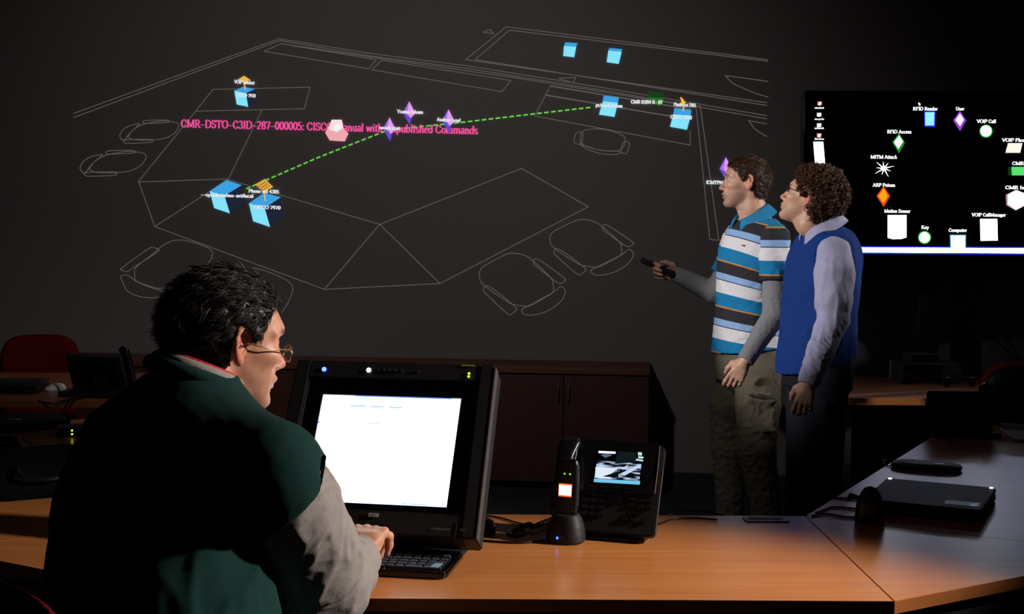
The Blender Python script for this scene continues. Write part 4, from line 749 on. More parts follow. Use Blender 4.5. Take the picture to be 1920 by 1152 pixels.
# ------------------------------------------------------------------ people: smooth surfaces grown on a grid
def axis(segs):
    out = []
    for a, b, h in segs:
        n = max(1, int(round((b - a) / h))); out += list(np.linspace(a, b, n, endpoint=False))
    return np.array(out + [segs[-1][1]], np.float32)
def unit(v): v = np.array(v, float); return v / np.linalg.norm(v)
class Fr:
    """local frame; columns of R are its x, y, z axes in the world"""
    def __init__(s, o, x, z, scale=1.0):
        x = unit(x); z = np.array(z, float); z = unit(z - x * (z @ x)); y = np.cross(z, x)
        s.o = np.array(o, float); s.R = np.stack([x, y, z], 1); s.k = scale
    def w(s, p): return s.o + s.R @ (np.array(p, float) * s.k)
    def l(s, P): return ((P - s.o) @ s.R) / s.k
class Field:
    def __init__(s, xs, ys, zs):
        s.ax = (xs, ys, zs); s.F = np.full((len(xs), len(ys), len(zs)), 1.0, np.float32)
    def put(s, fn, lo, hi, k=0.0, op='add'):
        m = k + .012; sl = []
        for a, l, h in zip(s.ax, lo, hi):
            i0 = int(np.searchsorted(a, l - m)); i1 = int(np.searchsorted(a, h + m)); sl.append(slice(max(0, i0), max(i1, i0)))
        if any(q.stop - q.start < 1 for q in sl): return
        X, Y, Z = np.meshgrid(*[a[q] for a, q in zip(s.ax, sl)], indexing='ij')
        P = np.stack([X, Y, Z], -1).reshape(-1, 3).astype(np.float64)
        d = fn(P).reshape(X.shape).astype(np.float32); sl = tuple(sl); A = s.F[sl]
        if op == 'sub':
            if k: h = np.clip(.5 - .5 * (A + d) / k, 0, 1); s.F[sl] = A * (1 - h) - d * h + k * h * (1 - h)
            else: s.F[sl] = np.maximum(A, -d)
        else:
            if k: h = np.clip(.5 + .5 * (A - d) / k, 0, 1); s.F[sl] = A * (1 - h) + d * h - k * h * (1 - h)
            else: s.F[sl] = np.minimum(A, d)
    def cap(s, a, b, ra, rb=None, k=0.0, op='add', fold=None):
        rb = ra if rb is None else rb; a = np.array(a, float); b = np.array(b, float); d = b - a; L2 = d @ d + 1e-12; r = max(ra, rb) + .01 * (fold is not None)
        def fn(P):
            t = np.clip((P - a) @ d / L2, 0, 1); q = np.linalg.norm(P - a - t[:, None] * d, axis=1) - (ra + (rb - ra) * t)
            return q - fold(P, t) if fold is not None else q
        s.put(fn, np.minimum(a, b) - r, np.maximum(a, b) + r, k, op)
    def chain(s, pts, rad, k=0.0, op='add', fold=None):
        """limb through joints with a radius at each; fold(P, s) with s = 0..n-1 along it"""
        pts = [np.array(p, float) for p in pts]; r = max(rad) + .012
        def fn(P):
            best = None; arg = None
            for i in range(len(pts) - 1):
                a, b = pts[i], pts[i + 1]; d = b - a; t = np.clip((P - a) @ d / (d @ d), 0, 1); te = t * t * (3 - 2 * t) if True else t
                q = np.linalg.norm(P - a - t[:, None] * d, axis=1) - (rad[i] + (rad[i + 1] - rad[i]) * t)
                if best is None: best, arg = q, i + t
                else:
                    kk = .012; h = np.clip(.5 + .5 * (best - q) / kk, 0, 1); arg = np.where(q < best, i + t, arg); best = best * (1 - h) + q * h - kk * h * (1 - h)
            return best - fold(P, arg) if fold is not None else best
        s.put(fn, np.min(pts, 0) - r, np.max(pts, 0) + r, k, op)
    def ell(s, c, r, fr=None, k=0.0, op='add'):
        """ellipsoid; with a frame, c and r are in it"""
        r = np.array(r, float)
        if fr is None: fr = Fr(c, (1, 0, 0), (0, 0, 1)); c0 = np.zeros(3)
        else: c0 = np.array(c, float)
        def fn(P):
            q = fr.l(P) - c0; k0 = np.linalg.norm(q / r, axis=1); k1 = np.linalg.norm(q / (r * r), axis=1); return k0 * (k0 - 1) / np.maximum(k1, 1e-9) * fr.k
        ext = np.abs(fr.R) @ r * fr.k; cw = fr.w(c0); s.put(fn, cw - ext, cw + ext, k, op)
    def loft(s, fr, st, k=0.0, op='add', ex=2.3, fold=None):
        """stations (z, cx, cy, rx, ry) in frame fr"""
        st = np.array(sorted(st), float); z = st[:, 0]
        def sp(q, j): # smooth interpolation of column j
            m = np.gradient(st[:, j], z); i = np.clip(np.searchsorted(z, q) - 1, 0, len(z) - 2); h = z[i + 1] - z[i]; t = np.clip((q - z[i]) / h, 0, 1)
            return (2 * t ** 3 - 3 * t * t + 1) * st[i, j] + (t ** 3 - 2 * t * t + t) * h * m[i] + (-2 * t ** 3 + 3 * t * t) * st[i + 1, j] + (t ** 3 - t * t) * h * m[i + 1]
        def fn(P):
            q = fr.l(P); zz = q[:, 2]; zc = np.clip(zz, z[0], z[-1]); cx, cy, rx, ry = (sp(zc, j) for j in (1, 2, 3, 4)); rx = np.maximum(rx, .003); ry = np.maximum(ry, .003)
            u = np.abs(q[:, 0] - cx) / rx; v = np.abs(q[:, 1] - cy) / ry; e = (u ** ex + v ** ex) ** (1 / ex)
            d = (e - 1) * np.minimum(rx, ry)
            dz = np.maximum(zz - z[-1], z[0] - zz); d = np.where(dz > 0, np.sqrt(np.maximum(d, 0) ** 2 + dz ** 2), np.maximum(d, dz - .0))
            d = d * fr.k
            return d - fold(P, zz) if fold is not None else d
        R = max(np.max(np.abs(st[:, 1]) + st[:, 3]), np.max(np.abs(st[:, 2]) + st[:, 4])) * 1.15
        C = np.array([fr.w((x, y, zz)) for x in (-R, R) for y in (-R, R) for zz in (z[0], z[-1])]); s.put(fn, C.min(0) - .01, C.max(0) + .01, k, op)
    def cutplane(s, p, n, lo=None, hi=None, k=0.0):
        """remove everything on the side n points to (inside a box)"""
        n = unit(n); p = np.array(p, float); a = [q[0] for q in s.ax] if lo is None else lo; b = [q[-1] for q in s.ax] if hi is None else hi
        s.put(lambda P: -((P - p) @ n), a, b, k, 'sub')
    def mesh(s):
        xs, ys, zs = s.ax; F = s.F; S = F < 0; nx, ny, nz = F.shape
        S8 = [S[i:nx - 1 + i, j:ny - 1 + j, k:nz - 1 + k] for i in (0, 1) for j in (0, 1) for k in (0, 1)]
        any_ = S8[0].copy(); all_ = S8[0].copy()
        for q in S8[1:]: any_ |= q; all_ &= q
        act = any_ & ~all_; I, J, K = np.nonzero(act); N = len(I); idx = np.full(act.shape, -1, np.int32); idx[I, J, K] = np.arange(N)
        acc = np.zeros((N, 3)); cnt = np.zeros(N)
        co = [(i, j, k) for i in (0, 1) for j in (0, 1) for k in (0, 1)]
        val = {c: F[I + c[0], J + c[1], K + c[2]] for c in co}; pos = {c: np.stack([xs[I + c[0]], ys[J + c[1]], zs[K + c[2]]], 1) for c in co}
        for a in co:
            for ax_ in range(3):
                if a[ax_]: continue
                b = list(a); b[ax_] = 1; b = tuple(b); fa, fb = val[a], val[b]; cr = (fa < 0) != (fb < 0)
                t = np.where(cr, fa / np.where(cr, fa - fb, 1), 0); acc += (pos[a] + (pos[b] - pos[a]) * t[:, None]) * cr[:, None]; cnt += cr
        V_ = acc / cnt[:, None]; quads = []
        for ax_ in range(3):
            A = [slice(None)] * 3; B = [slice(None)] * 3; A[ax_] = slice(0, -1); B[ax_] = slice(1, None); sa = S[tuple(A)]; sb = S[tuple(B)]
            i, j, k = np.nonzero(sa != sb); o1, o2 = [(1, 2), (2, 0), (0, 1)][ax_]; c = np.stack([i, j, k], 1); ok = (c[:, o1] > 0) & (c[:, o2] > 0) & (c[:, o1] < F.shape[o1] - 1) & (c[:, o2] < F.shape[o2] - 1); c = c[ok]
            f = sa[c[:, 0], c[:, 1], c[:, 2]]; q = []
            for d1, d2 in ((1, 1), (0, 1), (0, 0), (1, 0)):
                e = c.copy(); e[:, o1] -= d1; e[:, o2] -= d2; q.append(idx[e[:, 0], e[:, 1], e[:, 2]])
            q = np.stack(q, 1); q[~f] = q[~f][:, ::-1]; quads.append(q)
        return V_, np.concatenate(quads)
def relax(V_, Q, it=2, lam=.5):
    for _ in range(it):
        acc = np.zeros_like(V_); cnt = np.zeros(len(V_))
        for a, b in ((0, 1), (1, 2), (2, 3), (3, 0)):
            for p, q in ((a, b), (b, a)):
                np.add.at(acc, Q[:, p], V_[Q[:, q]]); np.add.at(cnt, Q[:, p], 1)
        V_ = V_ + lam * (acc / np.maximum(cnt, 1)[:, None] - V_)
    return V_
def npmesh(name, V_, Q, m, parent, o0, cols=None, attr=None, label=None):
    me = bpy.data.meshes.new(name); me.vertices.add(len(V_)); me.vertices.foreach_set('co', (V_ - o0).astype(np.float32).ravel())
    n = Q.shape[1]; me.loops.add(Q.size); me.loops.foreach_set('vertex_index', Q.astype(np.int32).ravel()); me.polygons.add(len(Q)); me.polygons.foreach_set('loop_start', np.arange(0, Q.size, n, dtype=np.int32)); me.update(calc_edges=True)
    me.polygons.foreach_set('use_smooth', np.ones(len(Q), bool))
    if cols is not None:
        a = me.color_attributes.new('skin_colour', 'FLOAT_COLOR', 'POINT'); a.data.foreach_set('color', np.concatenate([cols, np.ones((len(cols), 1))], 1).astype(np.float32).ravel())
    if attr is not None:
        a = me.attributes.new('stripe_height', 'FLOAT', 'POINT'); a.data.foreach_set('value', attr.astype(np.float32))
    o = bpy.data.objects.new(name, me); COL.objects.link(o); me.materials.append(m); o.parent = parent
    if label: o['label'] = label
    return o
_rs = np.random.RandomState(5)
def waves(n, wl, seed, stretch=None):
    """smooth 3-D noise made of random waves of about the wavelength wl; stretch = (direction, factor)"""
    r = np.random.RandomState(seed); K = r.normal(size=(n, 3)); K /= np.linalg.norm(K, axis=1)[:, None]; K *= (2 * PI / wl) * r.uniform(.6, 1.5, (n, 1))
    if stretch is not None: d = unit(stretch[0]); K = K - (K @ d)[:, None] * d * (1 - 1 / stretch[1])
    ph = r.uniform(0, 2 * PI, n)
    return lambda P: np.sin(P @ K.T + ph).sum(1) / math.sqrt(n)
def creases(wl, amp, seed, stretch=None, n=7):
    f = waves(n, wl, seed, stretch); g = waves(5, wl * 2.5, seed + 50)
    return lambda P: amp * (.35 - np.abs(np.tanh(f(P + .15 * wl * g(P)[:, None])))) * (1 + .4 * g(P))

# --- colours of people
def skinmat(name, rough=.5):
    m = bpy.data.materials.new(name); m.use_nodes = True; nt = m.node_tree; b = nt.nodes['Principled BSDF']; a = nt.nodes.new('ShaderNodeAttribute'); a.attribute_name = 'skin_colour'
    nt.links.new(a.outputs['Color'], b.inputs['Base Color']); b.inputs['Roughness'].default_value = rough; b.inputs['Subsurface Weight'].default_value = .12; b.inputs['Subsurface Radius'].default_value = (1, .35, .2); b.inputs['Subsurface Scale'].default_value = .008
    n = nt.nodes.new('ShaderNodeTexNoise'); n.inputs['Scale'].default_value = 500; bp = nt.nodes.new('ShaderNodeBump'); bp.inputs['Strength'].default_value = .12; bp.inputs['Distance'].default_value = .002
    nt.links.new(n.outputs['Fac'], bp.inputs['Height']); nt.links.new(bp.outputs['Normal'], b.inputs['Normal']); return m
m_skin = skinmat('skin')
def head(F, f, nose=1.0, jaw=1.0, chin=0.0):
    """f: head frame, x = face direction, z = up, origin between the ears"""
    F.ell((-.010, 0, .028), (.098, .0745, .088), f)
    F.loft(f, [(-.120, .066, 0, .022, .018), (-.108, .060, 0, .036 + chin, .031), (-.090, .046, 0, .050, .044 * jaw), (-.070, .036, 0, .060, .052 * jaw), (-.045, .030, 0, .0655, .058 * jaw), (-.020, .028, 0, .067, .0625),
               (.010, .026, 0, .064, .066), (.035, .026, 0, .070, .067), (.060, .020, 0, .072, .066), (.085, .010, 0, .06, .055)], k=.012, ex=2.25)
    F.chain([f.w((.088, .010, .034)), f.w((.082, .036, .036)), f.w((.066, .056, .028))], [.010 * f.k, .009 * f.k, .007 * f.k], k=.014); F.chain([f.w((.088, -.010, .034)), f.w((.082, -.036, .036)), f.w((.066, -.056, .028))], [.010 * f.k, .009 * f.k, .007 * f.k], k=.014)
    for s in (1, -1):
        F.ell((.096, s * .031, .012), (.017, .019, .012), f, k=.010, op='sub'); F.ell((.076, s * .0305, .012), (.0135, .0145, .0135), f, k=.003)
        F.cap(f.w((.0865, s * .019, .0165)), f.w((.080, s * .044, .014)), .0045 * f.k, .004 * f.k, k=.004)
        F.cap(f.w((.0845, s * .021, .0035)), f.w((.079, s * .042, .005)), .0032 * f.k, .003 * f.k, k=.004)
        F.ell((.062, s * .050, -.014), (.026, .015, .014), f, k=.022)
    F.cap(f.w((.090, 0, .020)), f.w((.1135 * 1, 0, -.026)), .0065 * f.k, .0092 * f.k * nose, k=.010); F.ell((.1155 + .004 * (nose - 1), 0, -.029), (.011, .0105, .0095), f, k=.007)
    for s in (1, -1): F.ell((.102, s * .0125, -.034), (.0115, .0065, .0075), f, k=.006); F.ell((.106, s * .0065, -.042), (.005, .0035, .004), f, k=.003, op='sub')
    F.ell((.093, 0, -.058), (.0115, .026, .016), f, k=.012)
    F.chain([f.w((.094, -.022, -.0615)), f.w((.1035, -.007, -.0575)), f.w((.1035, .007, -.0575)), f.w((.094, .022, -.0615))], [.003 * f.k, .0048 * f.k, .0048 * f.k, .003 * f.k], k=.003)
    F.chain([f.w((.093, -.020, -.0665)), f.w((.1005, 0, -.0705)), f.w((.093, .020, -.0665))], [.003 * f.k, .0058 * f.k, .003 * f.k], k=.003)
    F.chain([f.w((.097, -.024, -.0645)), f.w((.1085, 0, -.0642)), f.w((.097, .024, -.0645))], [.0008 * f.k, .0011 * f.k, .0008 * f.k], k=.0025, op='sub')
    F.ell((.088 + chin, 0, -.100), (.015, .019, .014), f, k=.012)
    for s in (1, -1): # ears
        e = Fr(f.w((-.010, s * .0755, .000)), f.R @ unit((.88, -s * .47, 0)), f.R @ unit((-.12, 0, 1)), f.k); q = s
        F.ell((.004, q * -.001, -.002), (.017, .0065, .028), e, k=.004); F.ell((.003, q * .0075, .004), (.0095, .0055, .014), e, k=.003, op='sub')
        P = [(.014, 0, .014), (.010, q * .004, .028), (-.004, q * .007, .034), (-.017, q * .008, .026), (-.021, q * .007, .008), (-.016, q * .005, -.012), (-.007, q * .003, -.024), (.002, q * .001, -.030), (.009, 0, -.026)]
        F.chain([e.w(p) for p in P], [.003 * f.k, .0034 * f.k, .0036 * f.k, .0036 * f.k, .0034 * f.k, .0034 * f.k, .0042 * f.k, .005 * f.k, .004 * f.k], k=.003); F.ell((.013, q * .002, -.004), (.004, .0035, .006), e, k=.003)
def skin_cols(V_, frames, base, f, stubble=.25, hand_pts=()):
    b = np.array(s2l(base)); C = np.tile(b, (len(V_), 1)); n = waves(8, .03, 3); C *= (1 + .07 * n(V_))[:, None]; q = f.l(V_)
    def blend(w_, c): nonlocal C; w_ = np.clip(w_, 0, 1)[:, None]; C = C * (1 - w_) + np.array(s2l(c)) * w_
    near = lambda c, r, s_=.3: np.clip((1 - np.linalg.norm((q - np.array(c)) / np.array(r), axis=1)) / s_, 0, 1)
    blend(.55 * near((-.012, .082, 0), (.03, .02, .04)), (206, 100, 80)); blend(.55 * near((-.012, -.082, 0), (.03, .02, .04)), (206, 100, 80))
    blend(.35 * near((.115, 0, -.03), (.02, .02, .016)), (205, 115, 95))
    blend(.7 * near((.103, 0, -.064), (.016, .024, .0125), .5), (150, 78, 70))
    jawm = np.clip((-.040 - q[:, 2]) / .02, 0, 1) * np.clip((q[:, 0] + .02) / .03, 0, 1) * (q[:, 2] > -.135); blend(stubble * jawm * (1 - near((.103, 0, -.064), (.016, .024, .012), .3)), (92, 74, 66))
    for s in (1, -1):
        a = (q[:, 0] > .06) & (np.abs(q[:, 1] * s - .033) < .022); zz = .034 + .004 - .25 * np.abs(q[:, 1] * s - .030) * .8
        blend(.85 * a * np.clip(1 - np.abs(q[:, 2] - zz) / .005, 0, 1) ** .5, (48, 32, 24))
        ey = np.linalg.norm((q - np.array((.076, s * .0305, .012))) / np.array((.0165, .0155, .0068)), axis=1); blend(np.clip((1 - ey) / .2, 0, 1) * (q[:, 0] > .082), (190, 184, 180))
        ir = np.linalg.norm((q - np.array((.088, s * .0305, .012))) / np.array((.008, .0058, .0058)), axis=1); blend(np.clip((1 - ir) / .2, 0, 1), (40, 34, 30))
    return C
def hairmat(name, rgb, rgb2, rough=.42):
    m = bpy.data.materials.new(name); m.use_nodes = True; nt = m.node_tree; b = nt.nodes['Principled BSDF']; n = nt.nodes.new('ShaderNodeTexNoise'); n.inputs['Scale'].default_value = 180
    cr = nt.nodes.new('ShaderNodeValToRGB'); cr.color_ramp.elements[0].color = (*s2l(rgb), 1); cr.color_ramp.elements[1].color = (*s2l(rgb2), 1); cr.color_ramp.elements[0].position = .4; cr.color_ramp.elements[1].position = .7
    tc = nt.nodes.new('ShaderNodeTexCoord'); nt.links.new(tc.outputs['Object'], n.inputs['Vector']); nt.links.new(n.outputs['Fac'], cr.inputs[0]); nt.links.new(cr.outputs[0], b.inputs['Base Color']); b.inputs['Roughness'].default_value = rough; b.inputs['Specular IOR Level'].default_value = .4
    return m
def hair(f, name, m, par, o0, thick, h=.003, line=None, nstr=5000, slen=.035, curl=0.0, wid=.0011, lift=.25, low=-.095, seed=1, label=None, earr=.042, grow=None, vol=(0, 0, 0)):
    """cap of hair plus locks lying on it"""
    lo, hi = f.o - .16 * f.k, f.o + .17 * f.k
    F = Field(axis([(lo[0], hi[0], h)]), axis([(lo[1], hi[1], h)]), axis([(lo[2], hi[2], h)]))
    L = np.array(line if line is not None else [(-.12, -.062), (-.095, -.055), (-.07, -.045), (-.045, -.034), (-.035, .004), (-.020, .010), (.0, .020), (.03, .040), (.05, .052), (.07, .078), (.085, .094), (.11, .2)])
    ns = waves(9, .022, seed); ns2 = waves(9, .009, seed + 9)
    def fn(P):
        q = f.l(P); c = q - np.array((-.010 + vol[0], 0, .028 + vol[2])); r = np.array((.098 + thick * (1 if vol[0] == 0 else 1), .0745 + thick + vol[1], .088 + thick * 1.15))
        k0 = np.linalg.norm(c / r, axis=1); k1 = np.linalg.norm(c / (r * r), axis=1); d = k0 * (k0 - 1) / np.maximum(k1, 1e-9)
        # the nape
        c2_ = q - np.array((-.042, 0, -.045)); r2 = np.array((.050 + thick * .6, .056 + thick * .4, .062)); k0 = np.linalg.norm(c2_ / r2, axis=1); k1 = np.linalg.norm(c2_ / (r2 * r2), axis=1); d2 = k0 * (k0 - 1) / np.maximum(k1, 1e-9)
        hh = np.clip(.5 + .5 * (d - d2) / .02, 0, 1); d = d * (1 - hh) + d2 * hh - .02 * hh * (1 - hh)
        d = d - .0022 * ns(P) * (1 + curl * 1.4) - .0009 * ns2(P) * (1 + curl * 3)
        xl = np.interp(q[:, 2], L[:, 0], L[:, 1]) + .002 * ns2(P); cutf = (q[:, 0] - xl) * .8
        cutb = (low - q[:, 2])
        ear = .026 - np.linalg.norm((q - np.array((-.004, 0, -.008))) * np.array([1.15, 0, .72]), axis=1); ear = np.where(np.abs(q[:, 1]) > .055, ear, -1)
        return np.maximum(np.maximum(d, cutf), np.maximum(cutb, ear)) * f.k
    F.put(fn, lo, hi); V_, Q = F.mesh(); V_ = relax(V_, Q, 1, .4)
    # locks
    rng = np.random.RandomState(seed); fc = rng.randint(0, len(Q), nstr); P0 = V_[Q[fc]].mean(1); a = V_[Q[fc, 2]] - V_[Q[fc, 0]]; b = V_[Q[fc, 3]] - V_[Q[fc, 1]]; Nn = np.cross(a, b); Nn /= np.linalg.norm(Nn, axis=1)[:, None] + 1e-9
    q0 = f.l(P0); out = ((q0 - np.array((-.01, 0, .01))) * Nn.dot(f.R)).sum(1); Nn[out < 0] *= -1
    keep = (np.linalg.norm(q0, axis=1) > .06) & ~((np.abs(q0[:, 1]) > .05) & (np.linalg.norm((q0 - np.array((-.004, 0, -.006))) * np.array((1, 0, .8)), axis=1) < earr)); P0, Nn, q0 = P0[keep], Nn[keep], q0[keep]
    crown = np.array((-.055, .01, .115)); g = q0 - crown; g[:, 0] += -.0; flow = (g if grow is None else grow(q0)) @ f.R.T
    flow = flow - (flow * Nn).sum(1)[:, None] * Nn; flow /= np.linalg.norm(flow, axis=1)[:, None] + 1e-9; side = np.cross(Nn, flow); n_ = len(P0)
    jit = rng.normal(0, .25 + curl * .6, n_)[:, None]; flow = flow + side * jit; flow /= np.linalg.norm(flow, axis=1)[:, None]; side = np.cross(Nn, flow)
    Ls = slen * rng.uniform(.6, 1.2, n_) * f.k; ST = 5 if curl == 0 else 9; ph = rng.uniform(0, 6.28, n_); W_ = wid * rng.uniform(.7, 1.4, n_); pts = []
    for k in range(ST):
        t = k / (ST - 1); s_ = Ls * t
        if curl: ang_ = ph + t * 2 * PI * 1.5; rad = .0055 * curl * f.k; p = P0 + flow * (s_ * .35)[:, None] + Nn * (.002 + lift * s_ * .5)[:, None] + side * (rad * np.cos(ang_))[:, None] + Nn * (rad * np.sin(ang_))[:, None]
        else: p = P0 + flow * s_[:, None] + Nn * (.0008 + lift * s_ * (t * .9) - s_ * s_ / (.17 * f.k))[:, None] + side * (.0022 * np.sin(ph + 4 * t))[:, None]
        pts.append(p)
    VV = []; 
    for k in range(ST):
        t = k / (ST - 1); ww = (W_ * (1 - .85 * t ** 2) * (1 if k else .6))[:, None]
        tv_ = pts[min(k + 1, ST - 1)] - pts[max(k - 1, 0)]; tv_ /= np.linalg.norm(tv_, axis=1)[:, None] + 1e-9; a = np.cross(tv_, Nn); a /= np.linalg.norm(a, axis=1)[:, None] + 1e-9; b = np.cross(a, tv_)
        VV += [pts[k] + a * ww, pts[k] - a * ww * .5 + b * ww * .86, pts[k] - a * ww * .5 - b * ww * .86]
    VV = np.stack(VV, 1).reshape(-1, 3); base = (np.arange(n_) * ST * 3)[:, None]; QQ = []
    for k in range(ST - 1):
        for c in range(3): QQ.append(base + np.array([[k * 3 + c, k * 3 + (c + 1) % 3, k * 3 + 3 + (c + 1) % 3, k * 3 + 3 + c]]))
    QQ = np.concatenate(QQ); Vall = np.concatenate([V_, VV]); Qall = np.concatenate([Q, QQ + len(V_)])
    return npmesh(name, Vall, Qall, m, par, o0, label=label)
def hand(F, wrist, xdir, back, right=True, curls=((.3, .4, .3),) * 4, spread=.07, thumb=((.5, .55, -.25), (.75, .3, -.35)), s=1.0, palm_k=.004):
    """xdir: wrist to knuckles, back: out of the back of the hand; thumb directions in the hand's frame (x, toward thumb, back)"""
    fr = Fr(wrist, xdir, back, s); sg = 1 if right else -1   # y axis = z cross x ; thumb side sign
    def w_(x, y, z): return fr.w((x, y * sg, z))
    F.chain([w_(0, 0, 0), w_(.03, .004, -.001)], [.021 * s, .022 * s], k=.01)
    for y0, y1, r in ((-.014, -.030, .0135), (-.006, -.011, .0145), (.006, .009, .0145), (.014, .029, .0135)): F.chain([w_(.02, y0, -.001), w_(.055, (y0 + y1) / 2, .001), w_(.088, y1, .001)], [r * s, r * s * .98, r * .78 * s], k=.010)
    F.ell(tuple((.045, .022 * sg, -.012)), (.03, .016, .014), fr, k=.008); F.ell(tuple((.045, -.022 * sg, -.012)), (.032, .013, .012), fr, k=.008)
    L = ((.040, .025, .021), (.044, .028, .022), (.041, .026, .021), (.032, .020, .019)); K = ((.090, .0305), (.094, .0105), (.090, -.0095), (.082, -.0285)); Rr = (.0088, .0092, .0088, .0078)
    for i in range(4):
        p = np.array([K[i][0], K[i][1], .0]); a = 0.0; sp_ = spread * (1.5 - i); pts = [w_(*p)]
        for j in range(3):
            a += curls[i][j]; d = np.array([math.cos(a) * math.cos(sp_), math.cos(a) * math.sin(sp_), -math.sin(a)]); p = p + d * L[i][j]; pts.append(w_(*p))
        r = Rr[i] * s; F.chain(pts, [r * 1.06, r, r * .92, r * .78], k=.0025); F.cap(pts[1], pts[1], r * 1.08, k=.002)
    p = np.array([.022, .026, -.010]); pts = [w_(*p)]; d0 = unit((.62, .66, -.35))
    p = p + d0 * .028; pts.append(w_(*p))
    for d, l in zip(thumb, (.032, .026)): p = p + unit(d) * l; pts.append(w_(*p))
    F.chain(pts, [.014 * s, .0125 * s, .0105 * s, .0085 * s], k=.006)
    return fr
def cloth(name, rgb, rough=.85, fine=(900, .25), noise_=(60, .12), sheen=.15):
    m = mat(name, rgb, rough, spec=.2, bump=fine, noise=noise_, sheen=0); return m
def glasses(f, name, par, m, m_l, lens_w=.046, lens_h=.030, x=.108, z=.010):
    """spectacles in head frame: rims, lenses, bridge, temple arms"""
    B = par.matrix_world.translation
    def W3(p): return Vector(f.w(p)) - B
    g = bpy.data.objects.new(name, None); COL.objects.link(g); g.parent = par
    for s in (1, -1):
        ring = [W3((x - .010 * (abs((s * (.033) + lens_w / 2 * math.cos(a))) / .06) ** 2, s * .033 + lens_w / 2 * math.cos(a) * (1 if 1 else 1), z + lens_h / 2 * math.sin(a) * 1.0)) for a in [2 * PI * k / 24 for k in range(24)]]
        MB().tube(ring, .0011, 6, closed=True).build('rim', m, par, smooth='all'); MB().poly(ring).build('lens', m_l, par)
        MB().tube([W3((x - .010, s * .057, z + .006)), W3((x - .020, s * .068, z + .008)), W3((.05, s * .079, z + .006)), W3((.0, s * .084, z + .012)), W3((-.012, s * .083, z + .002))], .0013, 6).build('temple_arm', m, par, smooth='all')
    MB().tube([W3((x + .001, -.011, z + .003)), W3((x + .004, 0, z + .006)), W3((x + .001, .011, z + .003))], .0011, 6).build('bridge', m, par)
    bpy.data.objects.remove(g)
m_frame = mat('spectacle_metal', (150, 130, 116), .3, metal=.8)
m = bpy.data.materials.new('spectacle_lens'); m.use_nodes = True; nt = m.node_tree; b = nt.nodes['Principled BSDF']; b.inputs['Transmission Weight'].default_value = 1.0; b.inputs['Roughness'].default_value = .02; b.inputs['IOR'].default_value = 1.02; b.inputs['Base Color'].default_value = (.85, .85, .95, 1); b.inputs['Coat Weight'].default_value = .8; m_lens = m

def collar(name, par, fr, m, o0, r=.064, opening=.28, up=.030, drop=.045, tip=.035, flare=.030, front=-.004, thick=.0025, ey=1.06):
    """turned-down shirt collar round a neck frame (x front, z along the neck)"""
    nu, nv = 61, 9; pts = []
    for i in range(nu):
        a = opening + (2 * PI - 2 * opening) * i / (nu - 1); bk = (1 - math.cos(a)) / 2; fr_ = (1 - bk)
        top = front + (up - front) * bk ** .8; row = []
        tipf = math.exp(-((min(a, 2 * PI - a) - opening) / .45) ** 2)
        for j in range(nv):
            t = j / (nv - 1)
            if t < .35: k = t / .35; rr = r + .002 * k; z = top - .028 * (1 - k)
            else: k = (t - .35) / .65; rr = r + .004 + (flare + .016 * tipf) * k ** .8; z = top + .002 - (drop + tip * tipf) * k ** 1.1
            aa = a - (1 if a > PI else -1) * .10 * tipf * max(0, (t - .35) / .65)
            row.append((rr * math.cos(aa) * 1.02, rr * math.sin(aa) * ey, z))
        pts.append(row)
    out = []
    for sgn in (0, 1):
        for row in pts:
            for j, p in enumerate(row):
                t = j / (nv - 1); d = thick * sgn * (1 if t > .35 else -1); q = np.array(p); n = np.array((q[0], q[1], .02)); n /= np.linalg.norm(n); out.append(fr.w(q + n * d))
    N = nu * nv; Q = []
    for s in (0, 1):
        for i in range(nu - 1):
            for j in range(nv - 1): q = [i * nv + j, (i + 1) * nv + j, (i + 1) * nv + j + 1, i * nv + j + 1]; Q.append([x + s * N for x in (q if s else q[::-1])])
    for i in range(nu - 1):
        for j in (0, nv - 1): Q.append([i * nv + j, (i + 1) * nv + j, (i + 1) * nv + j + N, i * nv + j + N])
    for j in range(nv - 1):
        for i in (0, nu - 1): Q.append([i * nv + j, i * nv + j + 1, i * nv + j + 1 + N, i * nv + j + N])
    return npmesh(name, np.array(out), np.array(Q), m, par, o0)
def finish(F, name, m, par, o0, it=1, lam=.4, **kw):
    V_, Q = F.mesh(); V_ = relax(V_, Q, it, lam); at = kw.pop('attrfn', None)
    return npmesh(name, V_, Q, m, par, o0, attr=(at(V_) if at else None), **kw)
def around(pts, r, h, pad=.02):
    pts = np.array(pts); lo = pts.min(0) - r - pad; hi = pts.max(0) + r + pad; return Field(*[axis([(lo[i], hi[i], h)]) for i in range(3)])
def stat(fr, L):
    """stations given as (world point, rx, ry) -> loft table in frame fr"""
    out = []
    for p, rx, ry in L: q = fr.l(np.array(p)); out.append((q[2], q[0], q[1], rx, ry))
    return out
def shoe(par, toe_dir, heel, m, o0):
    f = Fr(heel, toe_dir, (0, 0, 1)); F = around([f.w((-.06, 0, 0)), f.w((.24, 0, 0)), f.w((0, 0, .12))], .06, .006)
    F.chain([f.w((-.02, 0, .045)), f.w((.08, 0, .045)), f.w((.20, 0, .036))], [.038, .042, .036], k=.01); F.cap(f.w((-.01, 0, .05)), f.w((-.01, 0, .12)), .045, .048, k=.03)
    F.loft(f, [(.0, .09, 0, .145, .048), (.022, .09, 0, .143, .046)], k=.004, ex=2.6); F.cutplane((0, 0, .001), (0, 0, -1)); finish(F, 'shoe', m, par, o0)
A = atY
m_shoe = mat('dark_leather', (26, 22, 20), .45)

